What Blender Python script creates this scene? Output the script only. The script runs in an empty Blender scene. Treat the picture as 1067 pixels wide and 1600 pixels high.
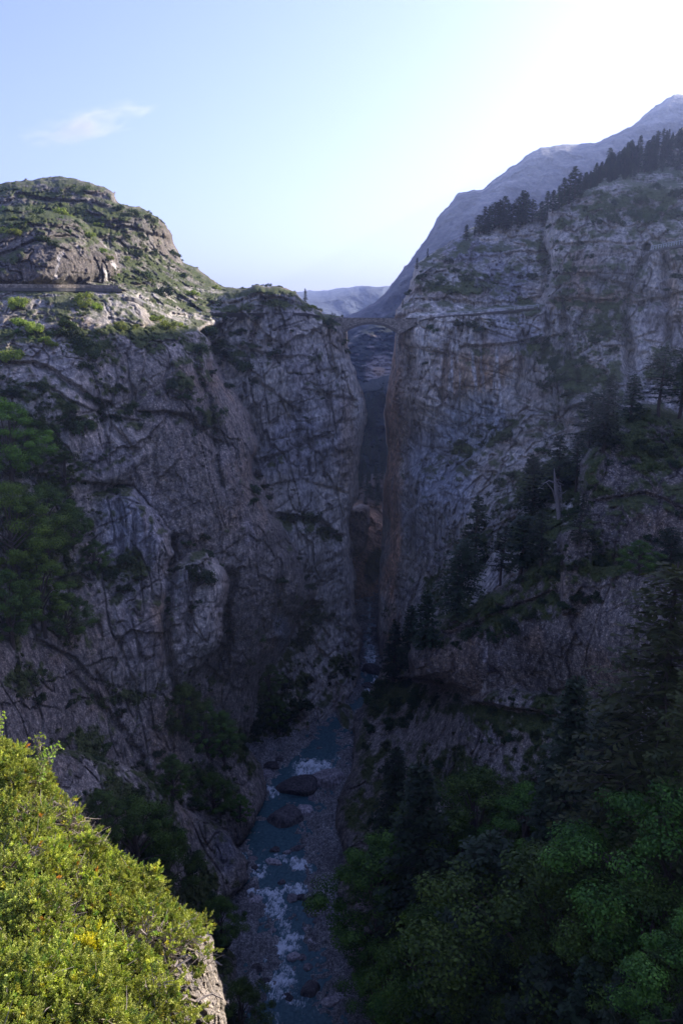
import bpy, math, random
import numpy as np
from mathutils import Vector, Matrix
R = math.radians
random.seed(7)
scene = bpy.context.scene
col = scene.collection

# ------------------------------------------------------------------ camera
FPX, CXP, CYP = 1225.0, 533.5, 800.0
PITCH = R(12.9)
CT, ST = math.cos(PITCH), math.sin(PITCH)
cam_d = bpy.data.cameras.new("camera")
cam = bpy.data.objects.new("camera", cam_d); col.objects.link(cam)
cam.location = (0, 0, 0)
cam.rotation_euler = (R(90) - PITCH, 0, 0)
cam_d.sensor_fit = 'VERTICAL'; cam_d.sensor_height = 24.0
cam_d.lens = 24.0 * FPX / 1600.0
cam_d.clip_start = 0.3; cam_d.clip_end = 60000
scene.camera = cam

# ------------------------------------------------------------------ light
SUN_AZ, SUN_EL = 52.0, 24.0          # azimuth to the right of the view direction
SKY_TINT = (1.11, 0.87, 1.03, 1)
world = bpy.data.worlds.new("World"); scene.world = world
world.use_nodes = True
nt = world.node_tree; nt.nodes.clear()
sky = nt.nodes.new('ShaderNodeTexSky'); sky.sky_type = 'NISHITA'
sky.sun_disc = False; sky.sun_elevation = R(SUN_EL); sky.sun_rotation = R(SUN_AZ)
sky.altitude = 1300; sky.air_density = 1.0; sky.dust_density = 1.6; sky.ozone_density = 3.0
bg = nt.nodes.new('ShaderNodeBackground'); bg.inputs['Strength'].default_value = 0.15
wo = nt.nodes.new('ShaderNodeOutputWorld')
tint = nt.nodes.new('ShaderNodeMix'); tint.data_type = 'RGBA'; tint.blend_type = 'MULTIPLY'; tint.inputs[0].default_value = 1.0
tint.inputs[7].default_value = SKY_TINT; nt.links.new(sky.outputs[0], tint.inputs[6]); nt.links.new(tint.outputs[2], bg.inputs[0]); nt.links.new(bg.outputs[0], wo.inputs[0])
sl = bpy.data.lights.new("sun", 'SUN'); sl.energy = 5.0; sl.angle = R(0.5); sl.color = (1.0, 0.93, 0.80)
sun = bpy.data.objects.new("sun", sl); col.objects.link(sun)
SDIR = Vector((math.sin(R(SUN_AZ))*math.cos(R(SUN_EL)), math.cos(R(SUN_AZ))*math.cos(R(SUN_EL)), math.sin(R(SUN_EL))))
sun.rotation_euler = (-SDIR).to_track_quat('-Z', 'Y').to_euler()
scene.view_settings.view_transform = 'Standard'; scene.view_settings.look = 'None'
scene.view_settings.exposure = 1.15; scene.view_settings.gamma = 1.0
scene.cycles.max_bounces = 5; scene.cycles.diffuse_bounces = 3; scene.cycles.volume_bounces = 0
scene.cycles.transparent_max_bounces = 6; scene.cycles.use_denoising = True
scene.cycles.caustics_reflective = False; scene.cycles.caustics_refractive = False

HAZE_D = 0.00021; HAZE_C = (0.48, 0.60, 1.0, 1); CLOUD_D = 0.012
# ------------------------------------------------------------------ numpy helpers
def ray(u, v):
    xc = (np.asarray(u, float) - CXP)/FPX; yc = (CYP - np.asarray(v, float))/FPX
    dy = CT + yc*ST; dz = -ST + yc*CT
    return xc/dy, dz/dy
def P3(u, v, Y):
    x, z = ray(u, v); Y = np.asarray(Y, float)
    return np.stack([x*Y, np.ones_like(x)*Y, z*Y], -1)
def project(x, y, z):
    f = y*CT - z*ST; up = y*ST + z*CT
    return CXP + FPX*x/f, CYP - FPX*up/f

def _h(ix, iy, iz, s):
    n = (ix.astype(np.int64)*374761393 + iy.astype(np.int64)*668265263 + iz.astype(np.int64)*2147483647 + s*974634777) & 0xFFFFFFFF
    n = ((n ^ (n >> 13))*1274126177) & 0xFFFFFFFF
    n = ((n ^ (n >> 15))*2246822519) & 0xFFFFFFFF
    return ((n ^ (n >> 16)) & 0xFFFFFF)/16777215.0
def vnoise(p, s=0):
    i = np.floor(p).astype(np.int64); f = p - i; f = f*f*f*(f*(f*6-15)+10)
    x, y, z = i[..., 0], i[..., 1], i[..., 2]; fx, fy, fz = f[..., 0], f[..., 1], f[..., 2]
    def L(a, b, t): return a + (b-a)*t
    c = lambda a, b, d: _h(x+a, y+b, z+d, s)
    v = L(L(L(c(0,0,0), c(1,0,0), fx), L(c(0,1,0), c(1,1,0), fx), fy), L(L(c(0,0,1), c(1,0,1), fx), L(c(0,1,1), c(1,1,1), fx), fy), fz)
    return v*2-1
def fbm(p, oct=4, s=0, gain=0.5, lac=2.03):
    a = 1.0; t = 0; r = 0
    for k in range(oct):
        r = r + a*vnoise(p*(lac**k) + 17.3*k, s+k); t += a; a *= gain
    return r/t
def ridged(p, oct=4, s=0):
    a = 1.0; t = 0; r = 0
    for k in range(oct):
        r = r + a*(1-np.abs(vnoise(p*(2.1**k) + 11.7*k, s+k))*2); t += a; a *= 0.5
    return r/t
def facets(p, s=0):
    """angular blocks: value of the nearest cell's tilted plane, and the distance to the cell border"""
    i = np.floor(p).astype(np.int64); f = p - i
    d1 = np.full(p.shape[:-1], 9.0); d2 = d1.copy(); val = np.zeros(p.shape[:-1])
    for a in (-1, 0, 1):
        for b in (-1, 0, 1):
            for c in (-1, 0, 1):
                x, y, z = i[..., 0]+a, i[..., 1]+b, i[..., 2]+c
                r = [_h(x, y, z, s+k) for k in range(3)]
                dx = a + r[0] - f[..., 0]; dy = b + r[1] - f[..., 1]; dz = c + r[2] - f[..., 2]
                d = dx*dx + dy*dy + dz*dz
                m = d < d1
                d2 = np.where(m, d1, np.minimum(d2, d))
                if m.any():
                    n = [_h(x, y, z, s+5+k)*2-1 for k in range(3)]
                    w = (_h(x, y, z, s+9)-0.5)*0.8 + 0.75*(n[0]*dx + n[1]*dy*0.3 + n[2]*dz)
                    val = np.where(m, w, val)
                d1 = np.where(m, d, d1)
    return val, np.sqrt(d2) - np.sqrt(d1)
def sstep(a, b, x):
    t = np.clip((x-a)/(b-a), 0, 1); return t*t*(3-2*t)

# coarse maps over the picture-angle domain, looked up bilinearly
CS = 4.0; U0, U1, V0, V1 = -160, 1240, 60, 1720
cu = np.arange(U0, U1+CS, CS); cv = np.arange(V0, V1+CS, CS)
CU, CV = np.meshgrid(cu, cv)
def look(m, u, v):
    x = np.clip((u-U0)/CS, 0, m.shape[1]-1.001); y = np.clip((v-V0)/CS, 0, m.shape[0]-1.001)
    i = x.astype(int); j = y.astype(int); fx = x-i; fy = y-j
    return (m[j, i]*(1-fx)+m[j, i+1]*fx)*(1-fy) + (m[j+1, i]*(1-fx)+m[j+1, i+1]*fx)*fy
def sdf(poly):
    P = np.array(poly, float); Q = np.roll(P, -1, 0)
    d = np.full(CU.shape, 1e9); ins = np.zeros(CU.shape, bool)
    for (ax, ay), (bx, by) in zip(P, Q):
        ex, ey = bx-ax, by-ay; wx, wy = CU-ax, CV-ay
        t = np.clip((wx*ex+wy*ey)/(ex*ex+ey*ey+1e-9), 0, 1)
        d = np.minimum(d, (wx-ex*t)**2 + (wy-ey*t)**2)
        c = (ay > CV) != (by > CV)
        xs = ax + (CV-ay)/(by-ay if by != ay else 1e-9)*ex
        ins ^= c & (CU < xs)
    d = np.sqrt(d); return np.where(ins, -d, d)
def tps(pts):
    A = np.array(pts, float); n = len(A); X = A[:, :2]/400.0; y = A[:, 2]
    r = np.sqrt(((X[:, None]-X[None])**2).sum(-1)) + 1e-9
    K = r*r*np.log(r) + np.eye(n)*0.004
    Pm = np.c_[np.ones(n), X]
    M = np.block([[K, Pm], [Pm.T, np.zeros((3, 3))]])
    w = np.linalg.solve(M, np.r_[y, 0, 0, 0])
    gx, gy = CU/400.0, CV/400.0
    out = w[n] + w[n+1]*gx + w[n+2]*gy
    for k in range(n):
        q = np.sqrt((gx-X[k, 0])**2 + (gy-X[k, 1])**2) + 1e-9
        out = out + w[k]*q*q*np.log(q)
    return np.clip(out, A[:, 2].min()*0.85, A[:, 2].max()*1.1)

def cattr(me, name, rgb):
    a = me.color_attributes.new(name, 'FLOAT_COLOR', 'POINT')
    d = np.ones((len(me.vertices), 4), np.float32); d[:, :rgb.shape[1]] = rgb
    a.data.foreach_set('color', d.ravel())
def raw_mesh(name, verts, faces, smooth=True):
    """verts (n,3), faces list of arrays each (m,k)"""
    me = bpy.data.meshes.new(name)
    if not isinstance(faces, (list, tuple)): faces = [faces]
    faces = [np.asarray(f, np.int32) for f in faces if len(f)]
    me.vertices.add(len(verts)); me.vertices.foreach_set('co', np.asarray(verts, np.float32).ravel())
    nl = sum(f.size for f in faces); nf = sum(len(f) for f in faces)
    me.loops.add(nl); me.polygons.add(nf)
    me.loops.foreach_set('vertex_index', np.concatenate([f.ravel() for f in faces]))
    tot = np.concatenate([np.full(len(f), f.shape[1]) for f in faces])
    st = np.concatenate([[0], np.cumsum(tot)[:-1]])
    me.polygons.foreach_set('loop_start', st.astype(np.int32))
    me.polygons.foreach_set('use_smooth', np.full(nf, smooth))
    me.update(calc_edges=True); me.validate()
    return me
def link(name, me, m=None, parent=None, **props):
    o = bpy.data.objects.new(name, me); col.objects.link(o)
    if m is not None and me is not None and not me.materials: me.materials.append(m)
    if parent: o.parent = parent
    for k, v in props.items(): o[k] = v
    return o

# ------------------------------------------------------------------ materials
def newmat(name, rough=0.9):
    m = bpy.data.materials.new(name); m.use_nodes = True
    n = m.node_tree; b = n.nodes['Principled BSDF']; b.inputs['Roughness'].default_value = rough
    b.inputs['Specular IOR Level'].default_value = 0.25
    return m, n, b
def nd(n, t, **kw):
    x = n.nodes.new(t)
    for k, v in kw.items():
        if k in x.inputs.keys(): x.inputs[k].default_value = v
        else: setattr(x, k, v)
    return x
def ramp(n, fac, stops):
    r = n.nodes.new('ShaderNodeValToRGB'); e = r.color_ramp.elements
    while len(e) < len(stops): e.new(0.5)
    for el, (p, c) in zip(e, stops): el.position = p; el.color = c if len(c) == 4 else (*c, 1)
    n.links.new(fac, r.inputs[0]); return r
def mixc(n, mode, fac, a, b):
    x = n.nodes.new('ShaderNodeMix'); x.data_type = 'RGBA'; x.blend_type = mode
    for s, v in ((x.inputs[0], fac), (x.inputs[6], a), (x.inputs[7], b)):
        if hasattr(v, 'links'): n.links.new(v, s)
        else: s.default_value = v if not isinstance(v, tuple) or len(v) == 4 else (*v, 1)
    return x.outputs[2]
def mth(n, op, a, b=0.0, c=None):
    x = n.nodes.new('ShaderNodeMath'); x.operation = op
    for s, v in zip(x.inputs, (a, b, c)):
        if v is None: continue
        if hasattr(v, 'links'): n.links.new(v, s)
        else: s.default_value = v
    return x.outputs[0]

def rock_material(name, scale=1.0, pebbles=True, bump=0.6):
    """surface colour comes with the mesh (strata, stains, grass); this adds grain, pebbles and relief. Alpha-less:
    attribute 'mask': r = conglomerate, g = grass"""
    m, n, b = newmat(name, 0.92)
    geo = nd(n, 'ShaderNodeNewGeometry'); pos = geo.outputs['Position']
    ca = nd(n, 'ShaderNodeVertexColor', layer_name='Col'); ma = nd(n, 'ShaderNodeVertexColor', layer_name='mask')
    sep = nd(n, 'ShaderNodeSeparateColor'); n.links.new(ma.outputs[0], sep.inputs[0])
    cong, grass = sep.outputs[0], sep.outputs[1]
    mz = nd(n, 'ShaderNodeMapping'); mz.inputs['Scale'].default_value = (1, 1, .45); n.links.new(pos, mz.inputs[0])
    n1 = nd(n, 'ShaderNodeTexNoise', Scale=1.1*scale, Detail=8.0, Roughness=0.62); n.links.new(mz.outputs[0], n1.inputs['Vector'])
    n2 = nd(n, 'ShaderNodeTexNoise', Scale=6.0*scale, Detail=5.0, Roughness=0.7); n.links.new(pos, n2.inputs['Vector'])
    g1 = ramp(n, n1.outputs[0], [(0.32, (0.35, 0.35, 0.37)), (0.5, (0.9, 0.9, 0.9)), (0.68, (1.75, 1.7, 1.62))])
    c = mixc(n, 'MULTIPLY', 1.0, ca.outputs[0], g1.outputs[0])
    g2 = ramp(n, n2.outputs[0], [(0.3, (0.6, 0.6, 0.6)), (0.7, (1.4, 1.4, 1.4))])
    c = mixc(n, 'MULTIPLY', 0.8, c, g2.outputs[0])
    # pebbles of the conglomerate
    vo = nd(n, 'ShaderNodeTexVoronoi', Scale=1.55*scale, Randomness=1.0); n.links.new(pos, vo.inputs['Vector'])
    vsep = nd(n, 'ShaderNodeSeparateColor'); n.links.new(vo.outputs['Color'], vsep.inputs[0])
    peb = mth(n, 'MULTIPLY', mth(n, 'LESS_THAN', vo.outputs['Distance'], 0.30), mth(n, 'GREATER_THAN', vsep.outputs[0], 0.68))
    vo2 = nd(n, 'ShaderNodeTexVoronoi', Scale=4.2*scale, Randomness=1.0); n.links.new(pos, vo2.inputs['Vector'])
    vs2 = nd(n, 'ShaderNodeSeparateColor'); n.links.new(vo2.outputs['Color'], vs2.inputs[0])
    tone = ramp(n, vs2.outputs[0], [(0.0, (0.5, 0.48, 0.5)), (0.6, (0.95, 0.95, 0.95)), (0.88, (1.5, 1.45, 1.35)), (1.0, (2.4, 2.3, 2.1))])
    c = mixc(n, 'MULTIPLY', mth(n, 'MULTIPLY', cong, 0.85), c, tone.outputs[0])
    c = mixc(n, 'MIX', mth(n, 'MULTIPLY', mth(n, 'MULTIPLY', peb, cong), 0.55), c, (0.42, 0.38, 0.34, 1))
    gn = nd(n, 'ShaderNodeTexNoise', Scale=2.6*scale, Detail=6.0, Roughness=0.75); n.links.new(pos, gn.inputs['Vector'])
    gc = ramp(n, gn.outputs[0], [(0.3, (0.02, 0.03, 0.010)), (0.5, (0.06, 0.078, 0.02)), (0.7, (0.19, 0.20, 0.052))])
    gfac = mth(n, 'MULTIPLY', grass, 1.0)
    c = mixc(n, 'MIX', gfac, c, gc.outputs[0])
    n.links.new(c, b.inputs['Base Color'])
    hs = mth(n, 'ADD', mth(n, 'MULTIPLY', n1.outputs[0], 1.0), mth(n, 'MULTIPLY', n2.outputs[0], 0.35))
    hs = mth(n, 'ADD', hs, mth(n, 'MULTIPLY', mth(n, 'MULTIPLY', mth(n, 'SUBTRACT', 0.6, vo2.outputs['Distance']), cong), 0.35))
    vc = nd(n, 'ShaderNodeTexVoronoi', Scale=0.7*scale, feature='DISTANCE_TO_EDGE')
    mp = nd(n, 'ShaderNodeMapping'); mp.inputs['Scale'].default_value = (1, 1, .6)
    wn = nd(n, 'ShaderNodeTexNoise', Scale=0.8*scale, Detail=3.0); n.links.new(pos, wn.inputs['Vector'])
    wv = nd(n, 'ShaderNodeVectorMath', operation='MULTIPLY_ADD'); n.links.new(wn.outputs['Color'], wv.inputs[0]); wv.inputs[1].default_value = (2.5/scale,)*3
    n.links.new(pos, wv.inputs[2]); n.links.new(wv.outputs[0], mp.inputs[0]); n.links.new(mp.outputs[0], vc.inputs['Vector'])
    crack = mth(n, 'MINIMUM', mth(n, 'MULTIPLY', vc.outputs[0], 9.0), 1.0)
    hs = mth(n, 'ADD', hs, mth(n, 'MULTIPLY', crack, 0.12))
    bp = nd(n, 'ShaderNodeBump', Strength=bump, Distance=0.9/scale); n.links.new(hs, bp.inputs['Height'])
    n.links.new(bp.outputs[0], b.inputs['Normal'])
    return m
def leaf_material(name, cols, scale=0.5, trans=0.3, rough=0.6, attr=False, vary=0.6):
    m, n, b = newmat(name, rough)
    geo = nd(n, 'ShaderNodeNewGeometry')
    no = nd(n, 'ShaderNodeTexNoise', Scale=scale, Detail=3.0); n.links.new(geo.outputs['Position'], no.inputs['Vector'])
    rnd = mth(n, 'ADD', mth(n, 'MULTIPLY', no.outputs[0], 0.8), mth(n, 'MULTIPLY', geo.outputs['Random Per Island'], 0.3))
    k = len(cols); rp = ramp(n, rnd, [(0.25+0.55*i/(k-1), c) for i, c in enumerate(cols)])
    c = rp.outputs[0]
    if attr:
        ca = nd(n, 'ShaderNodeVertexColor', layer_name='Col'); c = mixc(n, 'MULTIPLY', 1.0, c, ca.outputs[0])
    oi = nd(n, 'ShaderNodeObjectInfo')
    hv = nd(n, 'ShaderNodeHueSaturation'); n.links.new(c, hv.inputs['Color'])
    n.links.new(mth(n, 'ADD', mth(n, 'MULTIPLY', oi.outputs['Random'], vary), 1.0-vary/2), hv.inputs['Value'])
    n.links.new(mth(n, 'ADD', mth(n, 'MULTIPLY', oi.outputs['Random'], 0.066*vary), 0.5-0.033*vary), hv.inputs['Hue'])
    c = hv.outputs[0]
    n.links.new(c, b.inputs['Base Color'])
    if trans:
        t = nd(n, 'ShaderNodeBsdfTranslucent'); mx = nd(n, 'ShaderNodeMixShader'); mx.inputs[0].default_value = trans
        n.links.new(mixc(n, 'MULTIPLY', 1.0, c, (1.25, 1.35, 0.6, 1)), t.inputs['Color'])
        n.links.new(b.outputs[0], mx.inputs[1]); n.links.new(t.outputs[0], mx.inputs[2])
        n.links.new(mx.outputs[0], n.nodes['Material Output'].inputs[0])
    return m
def plain(name, colr, rough=0.8, nscale=3.0, var=0.3, bump=0.2):
    m, n, b = newmat(name, rough)
    geo = nd(n, 'ShaderNodeNewGeometry')
    no = nd(n, 'ShaderNodeTexNoise', Scale=nscale, Detail=6.0, Roughness=0.7); n.links.new(geo.outputs['Position'], no.inputs['Vector'])
    lo = tuple(x*(1-var) for x in colr); hi = tuple(x*(1+var) for x in colr)
    rp = ramp(n, no.outputs[0], [(0.3, lo), (0.7, hi)]); n.links.new(rp.outputs[0], b.inputs['Base Color'])
    bp = nd(n, 'ShaderNodeBump', Strength=bump, Distance=0.3/nscale); n.links.new(no.outputs[0], bp.inputs['Height']); n.links.new(bp.outputs[0], b.inputs['Normal'])
    return m

M_cliff = rock_material('cliff rock', 1.0)
M_far = rock_material('mountain rock', 0.02, bump=0.8)
M_near = rock_material('outcrop rock', 7.0, bump=1.0)
M_bark = plain('bark', (0.10, 0.075, 0.06), 0.9, 4.0, 0.4, 0.5)
M_dead = plain('weathered dead wood', (0.30, 0.26, 0.24), 0.85, 5.0, 0.3, 0.5)
M_conif = leaf_material('dark conifer needles', [(0.012, 0.024, 0.012), (0.025, 0.042, 0.018), (0.045, 0.065, 0.022)], 0.35, 0.15)
M_larch = leaf_material('larch needles', [(0.026, 0.038, 0.012), (0.06, 0.074, 0.018), (0.11, 0.12, 0.03)], 0.35, 0.25)
M_broad = leaf_material('broad leaves', [(0.016, 0.038, 0.007), (0.06, 0.12, 0.015), (0.155, 0.25, 0.034)], 0.3, 0.25)
M_shrub = leaf_material('shrub leaves', [(0.02, 0.04, 0.012), (0.042, 0.07, 0.018), (0.08, 0.115, 0.028)], 0.5, 0.25)
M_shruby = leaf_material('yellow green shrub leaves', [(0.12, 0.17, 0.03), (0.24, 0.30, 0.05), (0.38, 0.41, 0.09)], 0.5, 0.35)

# ------------------------------------------------------------------ terrain masses
# (polygon in picture angles, [(u, v, distance)], conglomerate 0..1, edge rounding px, edge depth m)
LEFT = {
 'gorge_wall': ([(300,470),(345,462),(372,452),(400,446),(440,448),(470,460),(492,480),(512,495),(538,500),(543,520),(548,560),(565,612),(573,655),(563,700),(557,765),(545,800),(551,850),(556,900),(556,960),(568,990),(566,1040),(560,1080),(548,1108),(528,1122),(528,1136),(500,1166),(455,1190),(400,1182),(300,1180)],
   [(540,505,238),(565,650,236),(550,800,236),(552,950,230),(562,1060,218),(520,1120,203),(450,1182,189),(400,1150,190),(400,480,226),(420,620,218),(430,760,214),(440,900,208),(420,1040,198),(320,470,236),(480,1000,216),(300,1100,190),(495,810,224),(480,850,213)], 0.15, 16, 9),
 'talus': ([(-200,450),(60,452),(190,452),(212,465),(232,482),(240,498),(300,512),(320,530),(340,600),(300,700),(100,800),(-200,800)],
   [(-100,455,172),(0,450,176),(190,455,186),(232,500,184),(300,520,190),(0,560,150),(120,560,158),(250,540,176),(200,620,165),(0,700,142),(200,740,158)], 0.55, 26, 8),
 'road_bluff': ([(-200,330),(0,332),(60,325),(110,342),(150,368),(178,392),(194,420),(192,446),(180,452),(-200,452)],
   [(-100,450,178),(100,448,190),(190,440,214),(0,440,182),(0,340,203),(100,350,206),(185,400,214),(90,400,191),(60,445,184),(-100,340,196)], 0.6, 30, 12),
 'skyline_hill': ([(-200,300),(-60,296),(0,289),(22,285),(60,281),(95,277),(132,283),(162,291),(178,299),(181,313),(214,326),(250,341),(262,358),(268,381),(286,406),(312,424),(334,438),(352,450),(400,449),(420,470),(300,520),(240,510),(200,470),(-200,460)],
   [(-100,300,262),(0,290,262),(100,280,268),(178,300,266),(250,342,262),(268,380,276),(334,440,264),(400,455,248),(200,400,236),(0,330,240),(250,450,222),(300,500,205),(200,340,250),(-100,400,225)], 0.2, 18, 10),
 'upper_buttress': ([(-200,560),(100,548),(200,505),(250,508),(300,520),(330,560),(352,600),(388,645),(400,700),(396,745),(425,790),(452,835),(470,870),(476,905),(490,930),(462,968),(446,1012),(430,1040),(412,1072),(404,1110),(398,1150),(394,1172),(340,1180),(100,1200),(-200,1200)],
   [(300,525,194),(350,610,190),(395,720,190),(470,890,190),(420,1060,188),(398,1165,186),(300,600,176),(300,750,170),(350,900,172),(330,1050,172),(200,560,172),(150,700,160),(60,560,156),(0,700,142),(0,560,150),(100,900,146),(0,1000,128)], 0.85, 40, 14),
 'streaked_wall': ([(-200,780),(60,740),(120,752),(150,765),(205,760),(240,790),(268,832),(272,870),(262,892),(300,865),(325,862),(352,900),(357,935),(350,985),(342,1010),(320,1040),(290,1080),(270,1100),(-200,1100)],
   [(130,770,150),(200,770,153),(265,840,154),(350,920,158),(340,1010,156),(270,1090,150),(200,900,148),(100,900,138),(0,900,124),(200,1050,140),(-100,900,112)], 0.5, 26, 9),
 'lower_shoulder': ([(-200,970),(30,985),(80,992),(130,1018),(160,1045),(215,1078),(270,1062),(300,1085),(335,1118),(378,1160),(408,1192),(416,1222),(412,1252),(398,1285),(386,1312),(350,1320),(200,1400),(-200,1400)],
   [(60,990,126),(160,1050,136),(270,1070,150),(335,1120,160),(408,1200,168),(400,1290,151),(380,1310,147),(250,1200,140),(100,1150,120),(0,1100,108),(250,1350,122),(100,1350,104),(0,1350,95)], 0.85, 26, 5),
 'lower_spur': ([(-200,1180),(120,1170),(190,1195),(250,1225),(290,1262),(318,1282),(344,1288),(370,1312),(388,1345),(386,1380),(368,1396),(350,1420),(342,1450),(372,1500),(360,1540),(366,1580),(395,1640),(405,1740),(-200,1740)],
   [(120,1180,112),(250,1240,124),(320,1285,135),(388,1350,137),(360,1410,128),(340,1450,123),(370,1500,113),(370,1580,103),(200,1300,112),(200,1500,98),(100,1400,92),(0,1300,90),(0,1600,70),(300,1680,92)], 0.75, 22, 4),
}
RIGHT = {
 'gorge_wall': ([(640,492),(626,500),(618,520),(614,550),(608,590),(603,640),(606,700),(602,760),(598,820),(594,870),(592,950),(588,990),(592,1020),(600,1060),(720,1090),(1300,1100),(1300,480),(900,470)],
   [(606,560,262),(604,700,262),(600,800,258),(593,900,250),(590,1010,240),(632,520,238),(636,620,236),(634,760,233),(630,900,229),(616,1020,226),(700,500,233),(700,700,229),(680,900,214),(660,1010,190),(800,490,232),(780,600,226),(820,700,205),(800,800,180),(760,920,165),(900,600,215),(960,700,180),(1100,700,170),(850,560,222)], 0.1, 5, 4),
 'forest_hill': ([(760,372),(830,350),(880,312),(920,285),(960,262),(1000,240),(1040,222),(1070,205),(1300,80),(1300,330),(700,420)],
   [(780,360,330),(900,300,345),(1067,210,380),(1250,110,420),(1067,300,335),(900,380,315),(1200,300,340)], 0.2, 14, 8),
 'hill': ([(618,500),(622,485),(637,462),(645,432),(652,412),(680,394),(700,386),(728,370),(762,350),(800,343),(830,342),(848,322),(880,300),(905,288),(935,280),(975,275),(1010,272),(1040,262),(1070,250),(1300,180),(1300,520),(855,485),(760,488),(640,500)],
   [(622,498,242),(650,420,262),(730,372,276),(830,345,286),(850,480,240),(700,480,242),(740,430,256),(900,290,310),(1000,280,330),(1067,260,340),(900,400,250),(1200,400,240),(1000,330,290),(1250,220,350)], 0.1, 16, 9),
 'upper_bulge': ([(862,330),(905,300),(960,290),(1010,300),(1300,290),(1300,760),(900,740),(872,640),(856,580),(862,540),(852,500),(848,470),(860,430),(855,380)],
   [(865,340,252),(855,480,230),(860,560,218),(900,400,236),(960,400,228),(950,330,246),(1000,350,240),(1100,330,240),(920,600,200),(1000,560,205),(900,720,186),(1100,600,190),(1060,380,225)], 0.35, 22, 7),
 'gully_pillar': ([(1012,384),(1030,386),(1066,378),(1300,350),(1300,700),(990,700),(978,620),(976,560),(980,500),(988,440),(1000,400)],
   [(1012,388,222),(985,480,214),(980,600,200),(1060,400,216),(1100,500,204),(1050,650,185),(1250,500,190)], 0.3, 14, 5),
 'dome': ([(903,750),(908,722),(930,698),(962,672),(990,645),(1010,630),(1035,632),(1070,650),(1120,640),(1300,620),(1300,1000),(930,960),(880,890),(876,840),(905,822)],
   [(905,740,140),(935,700,144),(990,645,150),(1060,650,150),(900,870,134),(1000,800,134),(1060,900,124),(1250,800,120)], 1.0, 30, 9),
 'block': ([(878,832),(892,826),(915,824),(926,850),(926,960),(876,960)], [(880,830,131),(920,830,130),(880,950,126),(920,950,125)], 1.0, 5, 3),
 'outcrop': ([(646,1004),(668,985),(692,965),(726,950),(760,930),(790,905),(830,880),(862,868),(905,880),(980,885),(1040,900),(1300,920),(1300,1200),(900,1120),(860,1112),(790,1108),(740,1088),(712,1076),(690,1062),(650,1056),(644,1030)],
   [(648,1010,150),(650,1050,147),(692,968,152),(760,932,147),(860,872,138),(740,1080,142),(870,1110,130),(800,1000,136),(950,1000,118),(1067,950,108),(1250,1000,95),(720,1010,144)], 0.95, 20, 5),
 'lower_slope': ([(598,1035),(640,1010),(660,1040),(720,1060),(900,1090),(1300,1080),(1300,1740),(640,1740),(604,1640),(572,1580),(548,1500),(536,1440),(526,1395),(532,1335),(524,1300),(528,1250),(540,1200),(548,1160),(552,1120),(565,1095)],
   [(600,1045,206),(560,1100,198),(542,1190,176),(526,1300,152),(528,1390,133),(548,1500,114),(600,1640,100),(640,1100,178),(640,1250,146),(700,1150,146),(820,1160,124),(900,1250,104),(700,1400,112),(900,1450,84),(1067,1250,80),(1067,1500,62),(1200,1400,55),(700,1650,84),(740,1090,142)], 0.8, 14, 3),
 'river_fin': ([(522,1106),(534,1098),(546,1102),(555,1118),(556,1150),(552,1172),(542,1180),(532,1165),(530,1140)], [(525,1110,203),(545,1102,203),(550,1170,190),(532,1160,192)], 0.3, 8, 4),
}
# plants that grow on the rock itself: grass and ground cover patches (u, v, ru, rv)
GRASS = [(60,300,110,14),(110,330,80,22),(170,345,60,30),(30,345,70,22),(235,330,30,10),(230,350,40,14),(215,385,60,16),(240,410,70,18),(150,360,40,22),(255,440,80,20),(200,430,40,20),(280,430,50,14),(300,470,60,10),
 (150,540,50,30),(180,520,60,16),(120,520,30,40),(60,520,60,12),(240,525,70,22),(330,545,60,20),(370,560,50,14),(100,640,90,40),(170,600,60,30),(30,620,60,40),(300,590,40,40),(330,650,30,50),(60,850,110,200),(200,880,40,30),
 (425,460,90,8),(480,475,25,14),(520,500,24,14),(380,520,40,8),(400,545,60,10),(440,480,40,7),(500,560,16,20),(355,480,40,10),
 (465,805,40,14),(500,830,40,16),(420,1040,40,60),(440,1100,50,50),(470,960,50,40),(380,1150,60,60),(300,1100,60,60),(460,1150,50,30),(470,1060,30,30),(540,1040,30,20),
 (200,1240,100,50),(250,1300,60,90),(330,1220,50,40),(120,1160,60,30),(180,1090,60,20),(40,1060,60,30),(340,1460,60,90),(300,1400,60,60),(380,1620,60,60),
 (740,430,60,16),(700,450,60,14),(660,440,30,16),(800,470,50,6),(850,400,40,50),(880,440,30,40),(960,320,110,26),(1020,310,90,16),(1050,330,80,24),(900,300,60,10),(880,350,50,14),(740,510,40,12),(860,560,40,50),(940,500,50,60),(900,590,60,50),
 (760,680,40,14),(790,660,35,18),(720,700,30,10),(735,725,28,8),(870,750,90,60),(820,830,120,60),(900,880,120,40),(700,900,40,80),(760,960,80,40),(830,940,70,30),(1030,700,70,40),(970,660,60,30),(1060,580,60,50),(950,680,50,20),
 (620,1000,30,60),(620,1100,70,50),(760,1110,90,14),(700,1220,160,60),(900,1150,160,90),(820,1400,330,260),(620,1300,60,60),(600,1600,120,60)]
GG = np.zeros(CU.shape)
for (a, b_, c, d) in GRASS:
    GG = np.maximum(GG, 1-np.sqrt(((CU-a)/c)**2 + ((CV-b_)/d)**2)*0.8)
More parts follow.
